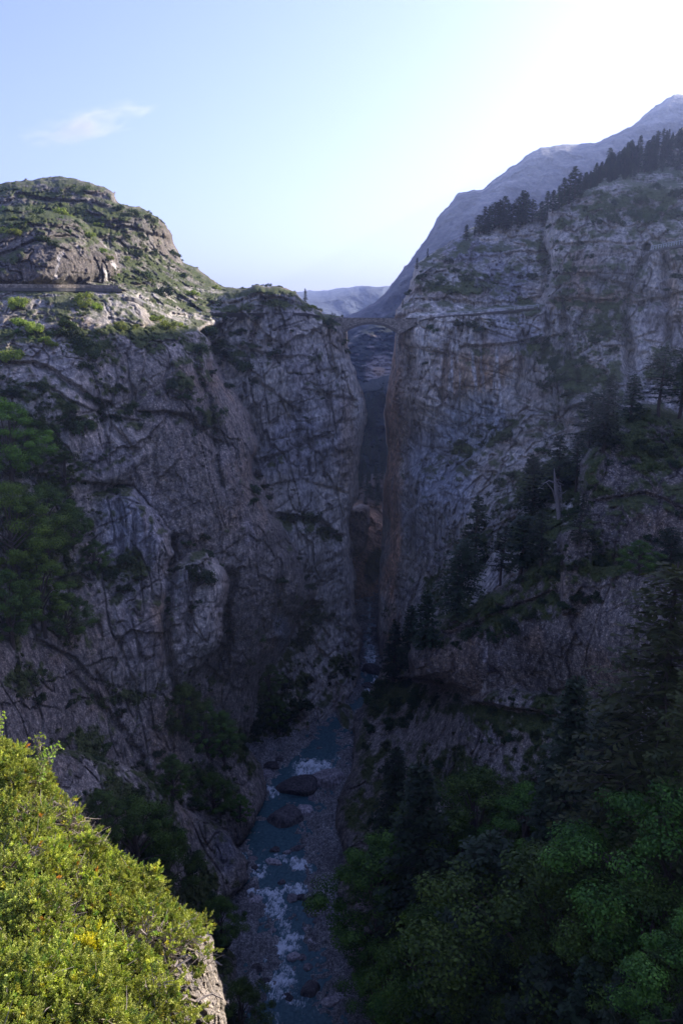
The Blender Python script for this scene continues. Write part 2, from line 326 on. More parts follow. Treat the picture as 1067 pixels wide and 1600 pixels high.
# mineral stains (u, v, ru, rv, colour, strength)
STAIN = [(735,580,60,40,(0.52,0.36,0.22),0.8),(780,560,40,60,(0.40,0.26,0.16),0.7),(700,590,40,60,(0.36,0.25,0.17),0.6),(614,740,20,300,(0.62,0.38,0.25),0.95),(640,640,30,140,(0.33,0.24,0.17),0.5),
 (740,660,60,50,(0.30,0.33,0.36),0.8),(690,720,60,90,(0.34,0.36,0.41),0.6),(800,510,50,40,(0.36,0.36,0.40),0.6),(930,470,100,20,(0.42,0.27,0.16),0.6),(900,420,40,40,(0.34,0.24,0.17),0.5),(1040,520,40,90,(0.33,0.27,0.24),0.5),(1050,460,12,60,(0.42,0.28,0.17),0.6),
 (210,820,70,70,(0.36,0.36,0.39),0.8),(250,830,30,60,(0.30,0.26,0.24),0.4),(255,980,14,60,(0.42,0.29,0.19),0.8),(225,1000,50,50,(0.32,0.27,0.25),0.6),(205,960,30,50,(0.34,0.31,0.30),0.4),(170,720,60,30,(0.22,0.21,0.24),0.5),
 (500,640,60,90,(0.34,0.32,0.32),0.6),(540,700,20,120,(0.36,0.26,0.19),0.6),(480,560,60,50,(0.31,0.27,0.26),0.5),(460,700,70,60,(0.33,0.32,0.35),0.6),(440,990,14,30,(0.3,0.33,0.38),0.6),(350,1330,26,50,(0.17,0.18,0.22),0.6),
 (90,410,110,30,(0.36,0.30,0.27),0.6),(60,300,90,20,(0.22,0.19,0.18),0.4),(740,390,60,22,(0.26,0.26,0.31),0.7),(790,440,60,40,(0.25,0.25,0.30),0.7),(660,370,60,40,(0.30,0.24,0.2),0.4),(130,470,100,30,(0.30,0.28,0.28),0.6),(190,490,50,30,(0.42,0.39,0.37),0.6),(700,460,70,16,(0.33,0.25,0.19),0.7),
 (680,800,60,90,(0.30,0.32,0.38),0.5),(1000,500,60,60,(0.30,0.26,0.25),0.3)]
SW = []
for (a, b_, c, d, cc, st) in STAIN:
    SW.append((np.clip(1.25-np.sqrt(((CU-a)/c)**2+((CV-b_)/d)**2), 0, 1), np.array(cc), st))

STEP = 1.5
# ledges, overhangs, aprons and cracks (side, kind, metres, reach px, line)
FEAT = [('L','over',3.0,26,[(60,737),(130,752),(205,758),(240,790),(270,835)]),('L','over',3.0,20,[(415,717),(450,705),(500,680)]),('L','over',2.5,18,[(130,655),(170,648),(210,655)]),('L','over',3,14,[(85,905),(125,897),(140,905)]),
 ('L','over',3.5,22,[(0,562),(60,566),(130,600),(152,625)]),('L','over',4.5,26,[(440,800),(500,806),(530,835)]),('L','over',2.2,14,[(400,592),(440,622),(470,640)]),('L','over',2,12,[(480,606),(550,622)]),('L','over',6,30,[(440,1000),(452,962),(485,940)]),
 ('L','over',2,16,[(380,545),(430,560),(470,556)]),('L','over',2,12,[(420,760),(470,745),(540,770)]),('L','over',2.5,20,[(60,1000),(120,1025),(150,1060)]),('L','over',3,22,[(230,640),(300,650),(340,690)]),('L','over',2.5,16,[(90,610),(150,640),(210,700)]),
 ('L','over',3,14,[(30,300),(90,310),(160,318)]),('L','over',3,14,[(150,345),(210,352),(262,372)]),('L','over',2.5,10,[(190,380),(240,390),(275,410)]),('L','over',3,16,[(330,470),(400,462),(480,474)]),('L','over',3,12,[(0,395),(60,372),(110,366)]),
 ('R','over',2.2,14,[(640,470),(700,466),(760,474),(850,462)]),('R','over',3,20,[(735,538),(800,532),(860,522)]),('R','over',3,18,[(870,432),(920,428),(970,440)]),('R','over',3,16,[(870,462),(960,468)]),('R','over',-7,70,[(596,850),(650,792),(700,742),(760,692),(830,642)]),
 ('R','over',7,40,[(640,1055),(690,1068),(740,1095),(860,1115)]),('R','over',2.5,14,[(650,408),(720,402),(780,396),(850,388)]),('R','over',2.5,14,[(690,375),(760,372),(830,366)]),('R','over',3,18,[(880,640),(940,620),(975,640)]),('R','over',2.5,16,[(690,860),(760,830),(820,800)]),
 ('R','over',3,16,[(1000,470),(1067,455),(1120,460)]),('R','over',2.5,16,[(930,780),(1000,770),(1067,790)]),('R','over',3,16,[(700,985),(780,955),(860,920)]),('R','over',2.5,14,[(880,380),(940,372),(990,380)]),
 ('R','crack',4,6,[(862,340),(850,420),(858,500),(850,560)]),('R','crack',5,7,[(1005,395),(985,440),(978,520),(985,620)]),('L','crack',4.5,7,[(270,842),(268,900),(262,1000),(275,1080)]),('L','crack',5,8,[(357,900),(358,1000),(330,1060)]),
 ('L','crack',3,6,[(393,640),(402,745)]),('L','crack',3,5,[(412,470),(392,540)]),('L','crack',2,4,[(210,800),(205,885)]),('L','crack',2,4,[(236,800),(232,890)]),('L','crack',2,4,[(180,770),(186,885)]),('L','crack',3,6,[(300,560),(330,640),(345,760)]),('L','crack',3,5,[(150,625),(165,700)]),
 ('R','crack',3,5,[(642,560),(634,700),(642,860)]),('R','crack',2.5,5,[(702,520),(690,620)]),('R','crack',3,6,[(880,500),(900,600)]),('R','crack',3.5,6,[(1035,400),(1042,530)]),('R','crack',4,5,[(879,825),(877,900)]),('R','crack',2.5,5,[(760,520),(752,600),(762,660)]),('R','crack',3,6,[(820,520),(815,620)]),
 ('L','crack',2.5,5,[(520,560),(512,640)]),('L','crack',2.5,5,[(470,620),(462,740)]),('L','crack',2.5,6,[(440,850),(430,960)]),('L','crack',3,6,[(120,1060),(200,1150),(230,1210)]),('L','crack',3,6,[(300,900),(295,1000)])]
def linemap(pts):
    d = np.full(CU.shape, 1e9); sg = np.zeros(CU.shape)
    for (ax, ay), (bx_, by_) in zip(pts[:-1], pts[1:]):
        ex, ey = bx_-ax, by_-ay; wx, wy = CU-ax, CV-ay; t = np.clip((wx*ex+wy*ey)/(ex*ex+ey*ey), 0, 1)
        dd_ = np.hypot(wx-ex*t, wy-ey*t); m = dd_ < d; d = np.where(m, dd_, d); sg = np.where(m, (CV-(ay+ey*t)), sg)
    return d, sg
KOUT = 7.0
def build_side(name, masses, ur, vr, seed, hole=None):
    us = np.arange(ur[0], ur[1], STEP); vs = np.arange(vr[0], vr[1], STEP)
    Ug, Vg = np.meshgrid(us, vs)
    n3 = np.stack([Ug/60, Vg/60, np.full_like(Ug, seed)], -1)
    wu = fbm(n3, 5, 3, 0.6)*13; wv = fbm(n3+31, 5, 9, 0.6)*11
    D = np.full(Ug.shape, 1e9); S = np.full(Ug.shape, 1e9); C = np.zeros(Ug.shape)
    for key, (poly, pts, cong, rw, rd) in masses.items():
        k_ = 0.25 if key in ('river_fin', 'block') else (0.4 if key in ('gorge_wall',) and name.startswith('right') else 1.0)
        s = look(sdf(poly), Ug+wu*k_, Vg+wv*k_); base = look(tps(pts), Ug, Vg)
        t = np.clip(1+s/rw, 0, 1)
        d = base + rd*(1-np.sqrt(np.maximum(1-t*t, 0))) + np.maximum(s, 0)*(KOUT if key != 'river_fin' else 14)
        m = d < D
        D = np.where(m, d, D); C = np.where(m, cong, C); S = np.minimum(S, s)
    # recede behind the silhouette: outside points sit on the outline and run back
    gy, gx = np.gradient(S, STEP); gl = np.sqrt(gx*gx+gy*gy)+1e-6
    out = np.maximum(S, 0)
    Uw = Ug - gx/gl*out*0.92; Vw = Vg - gy/gl*out*0.92
    B = P3(Uw, Vw, D)
    # relief
    sc = D/200.0
    q = B.copy(); q[..., 0] += fbm(B/9, 4, 21)*3.2; q[..., 2] += fbm(B/9, 4, 27)*2.4
    q[..., 1] *= 0.6
    lime = 1-C
    ql = q*np.array([1, 1, 0.55])
    f1, e1 = facets(ql/17.0, 40+seed); f2, e2 = facets(ql/6.5+3.1, 60+seed); f3, e3 = facets(q*np.array([1.15, 1, .62])/2.4+7.7, 80+seed); f4, e4 = facets(q*np.array([1.1, 1, .7])/1.1+1.7, 90+seed)
    big = fbm(B/38, 3, 5)*4.0
    slab = .3+.7*sstep(-.25, .35, fbm(B*np.array([1/16, 1/16, 1/24]), 3, 191))
    disp = big + f1*(3.6*lime+1.8*C) + f2*(2.2*lime+1.3*C) + (f3*(1.15*lime+0.75*C) + f4*(0.4*lime+0.4*C))*slab
    st = B[..., 2] + B[..., 0]*(0.22 if name.startswith('right') else -0.28) + fbm(B/20, 3, 33)*4
    saw = np.abs(((st/3.4) % 1.0) - 0.35); disp = disp + (saw*1.3 + (np.abs((st/9.1) % 1.0 - 0.3))*2.2)*(0.75*lime+0.35*C)*(0.4+0.6*sstep(-0.4, 0.5, vnoise(B/25, 71)))
    gul = ridged(np.stack([q[..., 0]/9, q[..., 1]/9, q[..., 2]/40], -1), 4, 55); disp = disp - gul*1.3
    vcr = np.abs(fbm(np.stack([(B[..., 0]+B[..., 2]*(.12 if name.startswith('left') else -.1))/6, B[..., 1]/9, B[..., 2]/34], -1), 3, 181)); disp = disp + sstep(.035, .0, vcr)*2.4*(.4+.6*lime)
    hcr = np.abs(fbm(np.stack([B[..., 0]/26, B[..., 1]/26, (B[..., 2]+B[..., 0]*(-.3 if name.startswith('left') else .25))/5], -1), 3, 185)); disp = disp + sstep(.03, .0, hcr)*1.6*lime
    disp = disp + fbm(B/1.6, 4, 77, 0.65)*(0.4*lime+0.65*C)*slab
    disp = disp + sstep(0.07, 0.0, e2)*0.3*lime
    edge = sstep(4.0, -22.0, S)*0.85+0.15
    for sd_, kind_, am_, rc_, ln_ in FEAT:
        if sd_ != ('L' if name.startswith('left') else 'R'): continue
        dm, sm = linemap(ln_); dl_ = look(dm, Ug+wu*.8, Vg+wv*.8)
        if kind_ == 'crack': disp = disp + am_*np.exp(-(dl_/rc_)**2)
        else: disp = disp + am_*np.clip(1-dl_/rc_, 0, 1)*sstep(-1.5, 3.5, look(sm, Ug+wu*.8, Vg+wv*.8))
    D2 = D + disp*edge*np.clip(sc, 0.45, 1.1)
    if hole: 
        for (hu, hv, hr, hd) in hole: D2 = D2 + hd*sstep(hr*1.25, hr*0.8, np.hypot(Ug-hu, (Vg-hv)*1.15))
    P = P3(Uw, Vw, D2)
    # normals -> grass on ledges
    du = np.gradient(P, axis=1); dv = np.gradient(P, axis=0)
    N = np.cross(dv, du); N /= np.linalg.norm(N, axis=-1, keepdims=True)+1e-9
    sgn = np.sign((N*-P).sum(-1, keepdims=True)); N = N*np.where(sgn == 0, 1, sgn)
    nz = N[..., 2]; nzs = nz.copy()
    for _ in range(3):
        nzs = (nzs + np.roll(nzs, 1, 0)+np.roll(nzs, -1, 0)+np.roll(nzs, 1, 1)+np.roll(nzs, -1, 1))/5
    gn = fbm(B/5, 5, 91, 0.65)
    pg = look(GG, Ug+wu*1.3, Vg+wv*1.3)
    gn2 = fbm(B/1.5, 4, 95, 0.7)
    grass = sstep(0.18, 0.5, pg*0.75 - .14*(Vg < 450) + gn*0.8 + gn2*0.5 - 0.14 + (nzs-0.35)*0.7)*sstep(0.02, 0.2, pg)
    grass = np.maximum(grass, sstep(0.62, 0.9, nzs + gn*0.6 + gn2*0.3)*0.9)
    tuf = np.abs(fbm(B/1.3, 4, 171, 0.6))*2.2 + np.maximum(fbm(B/3.2, 3, 175), 0)*2.0
    P = P3(Uw, Vw, D2 - grass*tuf*np.clip(sc, .4, 1.1)*edge)
    # rock colour
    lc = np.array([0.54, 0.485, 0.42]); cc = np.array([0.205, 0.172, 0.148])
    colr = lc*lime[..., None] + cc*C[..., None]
    tn = fbm(B/18, 5, 101, .6)*1.25; bl = fbm(B*np.array([1/7, 1/7, 1/40]), 4, 111, 0.6)
    colr = colr*(1+0.45*tn[..., None]+0.28*f2[..., None]+0.3*f1[..., None])
    og = sstep(0.12, 0.5, fbm(B/11+50, 4, 121))[..., None]*0.45
    colr = colr*(1-og)+np.array([0.30, 0.205, 0.14])*og
    bgm = sstep(0.1, 0.5, bl)[..., None]*0.35*(0.3+0.7*lime[..., None])
    colr = colr*(1-bgm)+np.array([0.30, 0.30, 0.33])*bgm
    for (w, c_, st_) in SW:
        ww = sstep(0.15, 0.8, look(w, Ug+wu*1.5, Vg+wv*1.5)+fbm(B*np.array([1/4, 1/4, 1/12]), 4, 131, 0.65)*0.45)*st_
        if ww.max() > 0.01: colr = colr*(1-ww[..., None])+c_*ww[..., None]
    # dark and pale water streaks hanging from overhangs
    strk = vnoise(np.stack([B[..., 0]/0.9, B[..., 1]/6, B[..., 2]/30], -1), 141)*0.6+vnoise(np.stack([B[..., 0]/2.2, B[..., 1]/6, B[..., 2]/30], -1), 143)
    steep = sstep(0.35, 0.1, nzs)*lime
    colr = colr*(1-0.4*(sstep(0.3, 0.9, strk)*steep)[..., None])
    pale = (sstep(0.35, 0.9, -strk)*steep*sstep(-0.1, 0.5, fbm(B/30, 2, 151)))[..., None]*0.45
    if name.startswith('right'):
        wz = np.clip(1.2-np.hypot((Ug-745)/70, (Vg-590)/90), 0, 1)*sstep(0.0, 0.35, vnoise(np.stack([B[..., 0]/0.75, B[..., 1]/9, B[..., 2]/26], -1), 147))
        pale = np.maximum(pale, np.clip(wz[..., None]*1.3, 0, .8))
    else:
        wz = np.clip(1.3-np.hypot((Ug-140)/75, (Vg-425)/42), 0, 1)*sstep(0.1, 0.4, vnoise(np.stack([B[..., 0]/1.0, B[..., 1]/6, B[..., 2]/5], -1)+fbm(B/2, 2, 5)[..., None]*0.5, 157))
        wz *= (Vg < 452)*(C > 0.55)*(C < 0.65)
        pale = np.maximum(pale, np.clip(wz*1.4, 0, 1)[..., None]*0.95)
        colr = np.where(wz[..., None] > 0.1, np.maximum(colr, 0.3), colr)
    colr = colr*(1-pale)+np.array([0.62, 0.58, 0.55])*pale
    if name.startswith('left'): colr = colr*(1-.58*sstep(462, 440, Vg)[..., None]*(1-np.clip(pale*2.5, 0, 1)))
    crk = np.clip(sstep(0.04, 0, e2)*0.15+sstep(0.08, 0, e3)*0.15*lime, 0, 1)[..., None]
    colr = np.clip(colr*(1-crk), 0.02, 0.75)
    ok = S < 11
    ny, nx = Ug.shape; idx = np.arange(ny*nx).reshape(ny, nx)
    q4 = np.stack([idx[:-1, :-1], idx[1:, :-1], idx[1:, 1:], idx[:-1, 1:]], -1)
    good = ok[:-1, :-1] & ok[1:, :-1] & ok[1:, 1:] & ok[:-1, 1:]
    F = q4[good]; used = np.zeros(ny*nx, bool); used[F.ravel()] = True
    remap = np.cumsum(used)-1
    me = raw_mesh(name, P.reshape(-1, 3)[used], remap[F])
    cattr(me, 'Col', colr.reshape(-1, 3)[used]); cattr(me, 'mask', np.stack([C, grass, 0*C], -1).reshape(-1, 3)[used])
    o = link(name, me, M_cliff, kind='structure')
    def surf(u, v):
        i = int(np.clip((v-vr[0])/STEP, 0, ny-1)); j = int(np.clip((u-ur[0])/STEP, 0, nx-1))
        return Vector(P[i, j]), Vector(N[i, j])
    return o, surf, P, S
oL, surfL, PL, SL = build_side('left_cliffs', LEFT, (-150, 590), (262, 1720), 2)
oR, surfR, PR, SR = build_side('right_cliffs', RIGHT, (515, 1225), (84, 1720), 5, hole=[(1010, 386, 6.5, 14)])

# ------------------------------------------------------------------ river line (edges in picture angles, water height by distance)
ZW_Y = [60, 105, 118, 128, 140, 150, 168, 172, 180, 186, 200, 215, 240, 300, 400]
ZW_Z = [-113.6, -112.6, -112.3, -111.2, -110.3, -109.6, -109.2, -108.2, -107.4, -106.6, -106.3, -105.4, -103, -100, -97]
def zwat(Y): return np.interp(Y, ZW_Y, ZW_Z)
def v_of(Y, z): return project(0*Y, Y, z)[1]
EDGE = [(1700,370,560),(1600,392,525),(1560,405,500),(1500,428,492),(1450,425,480),(1400,402,482),(1350,394,486),(1320,384,472),(1300,386,464),(1265,398,488),(1240,412,500),(1215,425,515),(1190,452,527),(1160,482,530),(1135,505,534),(1115,530,552),(1085,562,598),(1050,568,596),(1020,572,584),(1005,572,582),(900,572,584)]
ev = np.array([e[0] for e in EDGE])[::-1]; el = np.array([e[1] for e in EDGE])[::-1]; er = np.array([e[2] for e in EDGE])[::-1]
def banks(Y):
    Y = np.asarray(Y, float); v = v_of(Y, zwat(Y))
    a = np.interp(v, ev, el); b = np.interp(v, ev, er)
    return (ray(a, v)[0]*Y, ray(b, v)[0]*Y)
def on_river(u, v):
    Y = 150.0
    for _ in range(40):
        rz = ray(u, v)[1]; Y = 0.5*Y + 0.5*float(zwat(Y))/float(rz)
    return Vector((float(ray(u, v)[0])*Y, Y, float(zwat(Y))))

def grid_mesh(name, X, Y, Z, m, attrs=(), **props):
    ny, nx = X.shape; idx = np.arange(ny*nx).reshape(ny, nx)
    F = np.stack([idx[:-1, :-1], idx[:-1, 1:], idx[1:, 1:], idx[1:, :-1]], -1).reshape(-1, 4)
    me = raw_mesh(name, np.stack([X, Y, Z], -1).reshape(-1, 3), F)
    for a, d in attrs: cattr(me, a, d.reshape(-1, d.shape[-1]))
    return link(name, me, m, **props)
# riverbed with its gravel banks
yy = np.arange(62, 330, 0.4); xx = np.arange(-75, 65, 0.4)
X, Y = np.meshgrid(xx, yy); xa, xb = banks(Y)
Q = np.stack([X, Y, 0*X], -1)
wob = fbm(Q/5, 3, 201)*2.0
dl = np.maximum(xa+wob-X, 0); dr = np.maximum(X-xb+wob, 0); dd = np.maximum(dl, dr); ins = np.minimum(X-xa, xb-X)
fc, _e = facets(Q/1.3, 207)
Z = zwat(Y) - 0.9*sstep(0, 2.5, ins) + dd*0.10 + 0.2 + fbm(Q/2.0, 4, 203, 0.65)*1.1 + fc*0.9
cc = np.array([0.26, 0.255, 0.25])*(1+0.5*fbm(Q/3, 4, 211)[..., None])
grid_mesh('riverbed_ground', X, Y, Z, None, kind='structure').data.materials.append(None)
rb = bpy.data.objects['riverbed_ground']; cattr(rb.data, 'Col', cc.reshape(-1, 3)); mk = np.zeros(cc.shape); mk[..., 0] = 1; cattr(rb.data, 'mask', mk.reshape(-1, 3))
rb.data.materials.clear(); M_gravel = rock_material('river gravel', 1.6, bump=0.8); rb.data.materials.append(M_gravel)
bedz = (xx, yy, Z)
def bed_at(x, y): return float(Z[int(np.clip((y-62)/0.4, 0, len(yy)-1)), int(np.clip((x+75)/0.4, 0, len(xx)-1))])

# water
FOAM = [(418,1236,16,7,1.0),(490,1196,26,8,1.0),(480,1208,22,8,.9),(510,1200,24,6,.7),(378,1334,20,6,.4),(407,1362,11,11,1.0),(440,1338,10,5,.6),(470,1352,18,9,.95),(455,1345,12,6,.7),
 (402,1393,20,7,.9),(425,1396,22,6,1.0),(450,1390,14,5,.8),(470,1388,15,8,1.0),(430,1412,9,14,.9),(436,1428,9,14,1.0),(440,1440,8,12,.7),(418,1420,14,18,.4),(448,1452,8,10,.6),
 (450,1470,22,8,.8),(440,1482,22,10,1.0),(462,1468,12,7,.9),(428,1492,12,12,.5),(424,1504,8,8,.6),(446,1516,18,8,.6),(434,1510,14,10,.5),(440,1532,24,9,1.0),(424,1540,14,7,.9),(456,1530,8,8,.7),(436,1552,24,12,.55),
 (445,1562,14,5,.7),(470,1565,14,10,.4),(430,1590,40,16,.2),(470,1580,30,16,.2),(578,1030,8,24,.8),(580,1008,6,14,.7),(575,1078,14,6,.9),(592,1068,6,14,1.0),(582,1084,12,6,.7),(540,1186,14,3,.5),(531,1183,8,3,.6),(440,1500,20,50,.25),(470,1410,16,30,.2)]
yy = np.concatenate([np.arange(66, 118, 0.22), np.arange(118, 200, 0.25), np.arange(200, 330, 0.5)]); xx = np.arange(-60, 45, 0.3)
xx = np.concatenate([np.arange(-60, -28, 2.0), np.arange(-28, 12, 0.22), np.arange(12, 45, 2.0)])
X, Y = np.meshgrid(xx, yy); Zw = zwat(Y)
pu, pv = project(X, Y, Zw)
Q = np.stack([X, Y, 0*X], -1)
wn = fbm(Q*np.array([1.1, 0.45, 1]), 4, 221, 0.65)
fo = np.zeros(X.shape)
du_ = fbm(Q/1.1, 5, 231, 0.7)*24; dv_ = fbm(Q/1.1, 5, 235, 0.7)*13
for (a, b_, c, d, s_) in FOAM:
    fo = np.maximum(fo, s_*np.clip(1.25-np.hypot((pu-a+du_)/c, (pv-b_+dv_)/d)*0.8, 0, 1))
fo = np.clip(fo*(0.55+1.1*fbm(Q*np.array([1.6, 0.6, 1]), 5, 241, 0.75)+.25*fo), 0, 1)
fo = np.maximum(fo, sstep(.25, .6, fbm(Q*np.array([2.2, 0.5, 1]), 5, 261, .7))*.22*np.interp(Y, [60, 152, 156, 168, 172, 186, 190, 205, 212], [1, 1, 0, 0, .6, .8, 0, 0, 1]))
rough_ = np.interp(Y, [60, 105, 112, 150, 155, 168, 170, 186, 190, 205, 215], [.5, .5, 1, 1, .12, .12, .6, 1, .12, .15, 1])
Zw = Zw + wn*0.22*rough_ + fo*(0.3+0.9*fbm(Q/0.6, 3, 251))
m, n, b = newmat('river water', 0.12)
ca = nd(n, 'ShaderNodeVertexColor', layer_name='foam'); sp = nd(n, 'ShaderNodeSeparateColor'); n.links.new(ca.outputs[0], sp.inputs[0])
geo = nd(n, 'ShaderNodeNewGeometry'); wv = nd(n, 'ShaderNodeTexNoise', Scale=1.6, Detail=6.0, Roughness=0.65); n.links.new(geo.outputs['Position'], wv.inputs['Vector'])
fn = nd(n, 'ShaderNodeTexNoise', Scale=2.6, Detail=7.0, Roughness=0.75); fm = nd(n, 'ShaderNodeMapping'); fm.inputs['Scale'].default_value = (1.3, .55, 1); n.links.new(geo.outputs['Position'], fm.inputs[0]); n.links.new(fm.outputs[0], fn.inputs['Vector'])
f1 = mth(n, 'ADD', sp.outputs[0], mth(n, 'MULTIPLY', mth(n, 'SUBTRACT', fn.outputs[0], 0.5), mth(n, 'MULTIPLY', mth(n, 'MINIMUM', mth(n, 'MULTIPLY', sp.outputs[0], 4.0), 1.0), 2.6))); f1 = ramp(n, f1, [(0.15, (0, 0, 0)), (0.75, (1, 1, 1))]).outputs[0]
tq = ramp(n, wv.outputs[0], [(0.3, (0.028, 0.078, 0.090)), (0.7, (0.09, 0.19, 0.21))]).outputs[0]
n.links.new(mixc(n, 'MIX', f1, tq, (0.80, 0.84, 0.86, 1)), b.inputs['Base Color'])
n.links.new(mth(n, 'ADD', mth(n, 'MULTIPLY', f1, 0.6), 0.14), b.inputs['Roughness']); b.inputs['IOR'].default_value = 1.33; b.inputs['Specular IOR Level'].default_value = 0.5
bp = nd(n, 'ShaderNodeBump', Strength=0.6, Distance=0.35); n.links.new(wv.outputs[0], bp.inputs['Height']); n.links.new(bp.outputs[0], b.inputs['Normal'])
grid_mesh('river_water', X, Y, Zw, m, attrs=[('foam', np.repeat(fo[..., None], 3, -1))], kind='structure')

# ------------------------------------------------------------------ land behind the gorge
def build_far(name, masses, ur, vr, step, seed, amp, colf, mat, Kf=0.03):
    us = np.arange(ur[0], ur[1], step); vs = np.arange(vr[0], vr[1], step); Ug, Vg = np.meshgrid(us, vs)
    n3 = np.stack([Ug/50, Vg/50, np.full_like(Ug, seed)], -1); wu = fbm(n3, 5, 3, 0.65)*9; wv = fbm(n3+31, 5, 9, 0.65)*7
    D = np.full(Ug.shape, 1e9); S = D.copy(); K = np.zeros(Ug.shape, int)
    for i, (poly, pts, rd) in enumerate(masses):
        s = look(sdf(poly), Ug+wu, Vg+wv); base = look(tps(pts), Ug, Vg)
        t = np.clip(1+s/14, 0, 1); d = base*(1+rd*(1-np.sqrt(np.maximum(1-t*t, 0)))) + np.maximum(s, 0)*base*Kf
        m_ = d < D; D = np.where(m_, d, D); K = np.where(m_, i, K); S = np.minimum(S, s)
    gy, gx = np.gradient(S, step); gl = np.hypot(gx, gy)+1e-6; out = np.maximum(S, 0)
    Uw = Ug-gx/gl*out*.9; Vw = Vg-gy/gl*out*.9
    B = P3(Uw, Vw, D); q = B/D[..., None].mean()*30
    q = P3(Uw, Vw, D)/np.median(D)*30
    f1, e1 = facets(q*np.array([1, .6, .7])/2.2+fbm(q/2, 3, 7)[..., None]*.4, seed); f2, e2 = facets(q/0.8, seed+20)
    r = ridged(np.stack([q[..., 0]+q[..., 2]*.6, q[..., 1], q[..., 2]*.35], -1)/1.4, 5, seed+3)
    disp = (f1*1.0+f2*.35-r*.9+fbm(q/.5, 4, seed+9, .6)*.35)*amp*D
    P = P3(Uw, Vw, D+disp*(0.2+0.8*sstep(2, -12, S)))
    C, G = colf(B, q, Ug, Vg, K, f1, r)
    ny, nx = Ug.shape; idx = np.arange(ny*nx).reshape(ny, nx); ok = S < 9
    good = ok[:-1, :-1]&ok[1:, :-1]&ok[1:, 1:]&ok[:-1, 1:]
    F = np.stack([idx[:-1, :-1], idx[1:, :-1], idx[1:, 1:], idx[:-1, 1:]], -1)[good]
    used = np.zeros(ny*nx, bool); used[F.ravel()] = True; rm = np.cumsum(used)-1
    me = raw_mesh(name, P.reshape(-1, 3)[used], rm[F]); cattr(me, 'Col', C.reshape(-1, 3)[used]); cattr(me, 'mask', np.stack([0*G, G, 0*G], -1).reshape(-1, 3)[used])
    o = link(name, me, mat, kind='structure')
    def surf(u, v):
        i = int(np.clip((v-vr[0])/step, 0, ny-1)); j = int(np.clip((u-ur[0])/step, 0, nx-1)); return Vector(P[i, j]), Vector((0, 0, 1))
    return o, surf
def tocol(c, shape): return np.ones(shape+(3,))*np.array(c)
def c_mtn(B, q, U, V, K, f1, r):
    C = tocol((0.19, 0.175, 0.17), U.shape)*(1+.35*f1[..., None]+.25*r[..., None])
    tr = sstep(0.0, 0.45, fbm(q/1.2, 5, 301, .65)+sstep(470, 520, V+(U-620)*0.25)*1.0-0.35)[..., None]
    lowf = sstep(0.3, 0.7, fbm(q/2.5, 4, 305)+sstep(420, 250, U*0+V-0)*-.2+0.1)[..., None]*.4
    C = C*(1-lowf)+np.array([.16, .16, .10])*lowf
    return C*(1-tr)+np.array([.022, .034, .02])*tr, np.zeros(U.shape)
build_far('mountain_terrain', [([(500,500),(548,496),(572,482),(598,464),(618,436),(638,408),(654,385),(670,364),(688,336),(712,306),(738,294),(754,297),(790,268),(820,246),(845,232),(880,227),(905,229),(930,225),(960,210),(1000,188),(1020,166),(1047,148),(1070,147),(1130,152),(1300,110),(1300,640),(500,640)],
  [(548,496,1300),(640,405,1400),(740,296,1500),(880,227,1600),(1050,148,1740),(1250,120,1800),(620,600,1150),(560,560,1200),(750,400,1300),(1000,350,1350)], .06)], (500, 1240), (96, 640), 1.6, 301, .02, c_mtn, M_far)
def c_rng(B, q, U, V, K, f1, r):
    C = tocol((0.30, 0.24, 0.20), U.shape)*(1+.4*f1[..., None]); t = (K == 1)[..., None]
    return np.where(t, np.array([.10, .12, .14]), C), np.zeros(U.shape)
build_far('distant_mountain_terrain', [([(400,460),(470,458),(488,452),(512,453),(530,449),(552,447),(575,446),(592,447),(640,450),(700,600),(400,600)], [(480,455,4200),(590,447,4400),(500,580,3600)], .02),
  ([(400,470),(480,472),(505,470),(530,466),(555,458),(580,450),(600,452),(700,600),(400,600)], [(480,470,2600),(590,452,2800),(500,580,2300)], .03)], (400, 700), (430, 600), 1.6, 331, .012, c_rng, M_far)
def c_bk(B, q, U, V, K, f1, r):
    rock = np.array([.32, .26, .22]); fr = np.array([.016, .026, .016])
    rk = sstep(.12, .4, fbm(np.stack([q[..., 0]*1.3+q[..., 2]*.8, q[..., 1], (q[..., 2]-q[..., 0]*.8)*.6], -1)/1.0, 5, 341, .6)*.9+.02)
    cliff = np.clip(1.3-np.hypot((U-592-(V-580)*-.1)/24, (V-578)/26), 0, 1); rk = np.maximum(rk*(V < 575), sstep(.2, .6, cliff))[..., None]
    C0 = fr*(1-rk)+rock*rk*(1+.5*f1[..., None])
    orr = sstep(.3, .8, np.clip(1.3-np.hypot((U-592)/14, (V-580)/9), 0, 1))[..., None]*.8; C0 = C0*(1-orr)+np.array([.42, .27, .15])*orr
    C1 = tocol((.013, .02, .014), U.shape)
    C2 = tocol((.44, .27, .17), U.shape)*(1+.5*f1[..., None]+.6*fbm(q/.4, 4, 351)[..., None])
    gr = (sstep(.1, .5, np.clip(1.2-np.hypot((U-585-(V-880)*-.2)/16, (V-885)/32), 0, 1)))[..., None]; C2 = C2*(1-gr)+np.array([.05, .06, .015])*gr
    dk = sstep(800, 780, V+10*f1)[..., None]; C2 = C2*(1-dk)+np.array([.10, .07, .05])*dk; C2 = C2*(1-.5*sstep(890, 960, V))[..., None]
    C3 = tocol((.25, .19, .15), U.shape)*(1+.5*f1[..., None]+.6*fbm(q/.3, 4, 353)[..., None]); C2 = np.where((K == 3)[..., None], C3, C2)
    return np.where((K == 0)[..., None], C0, np.where((K == 1)[..., None], C1, C2)), np.zeros(U.shape)
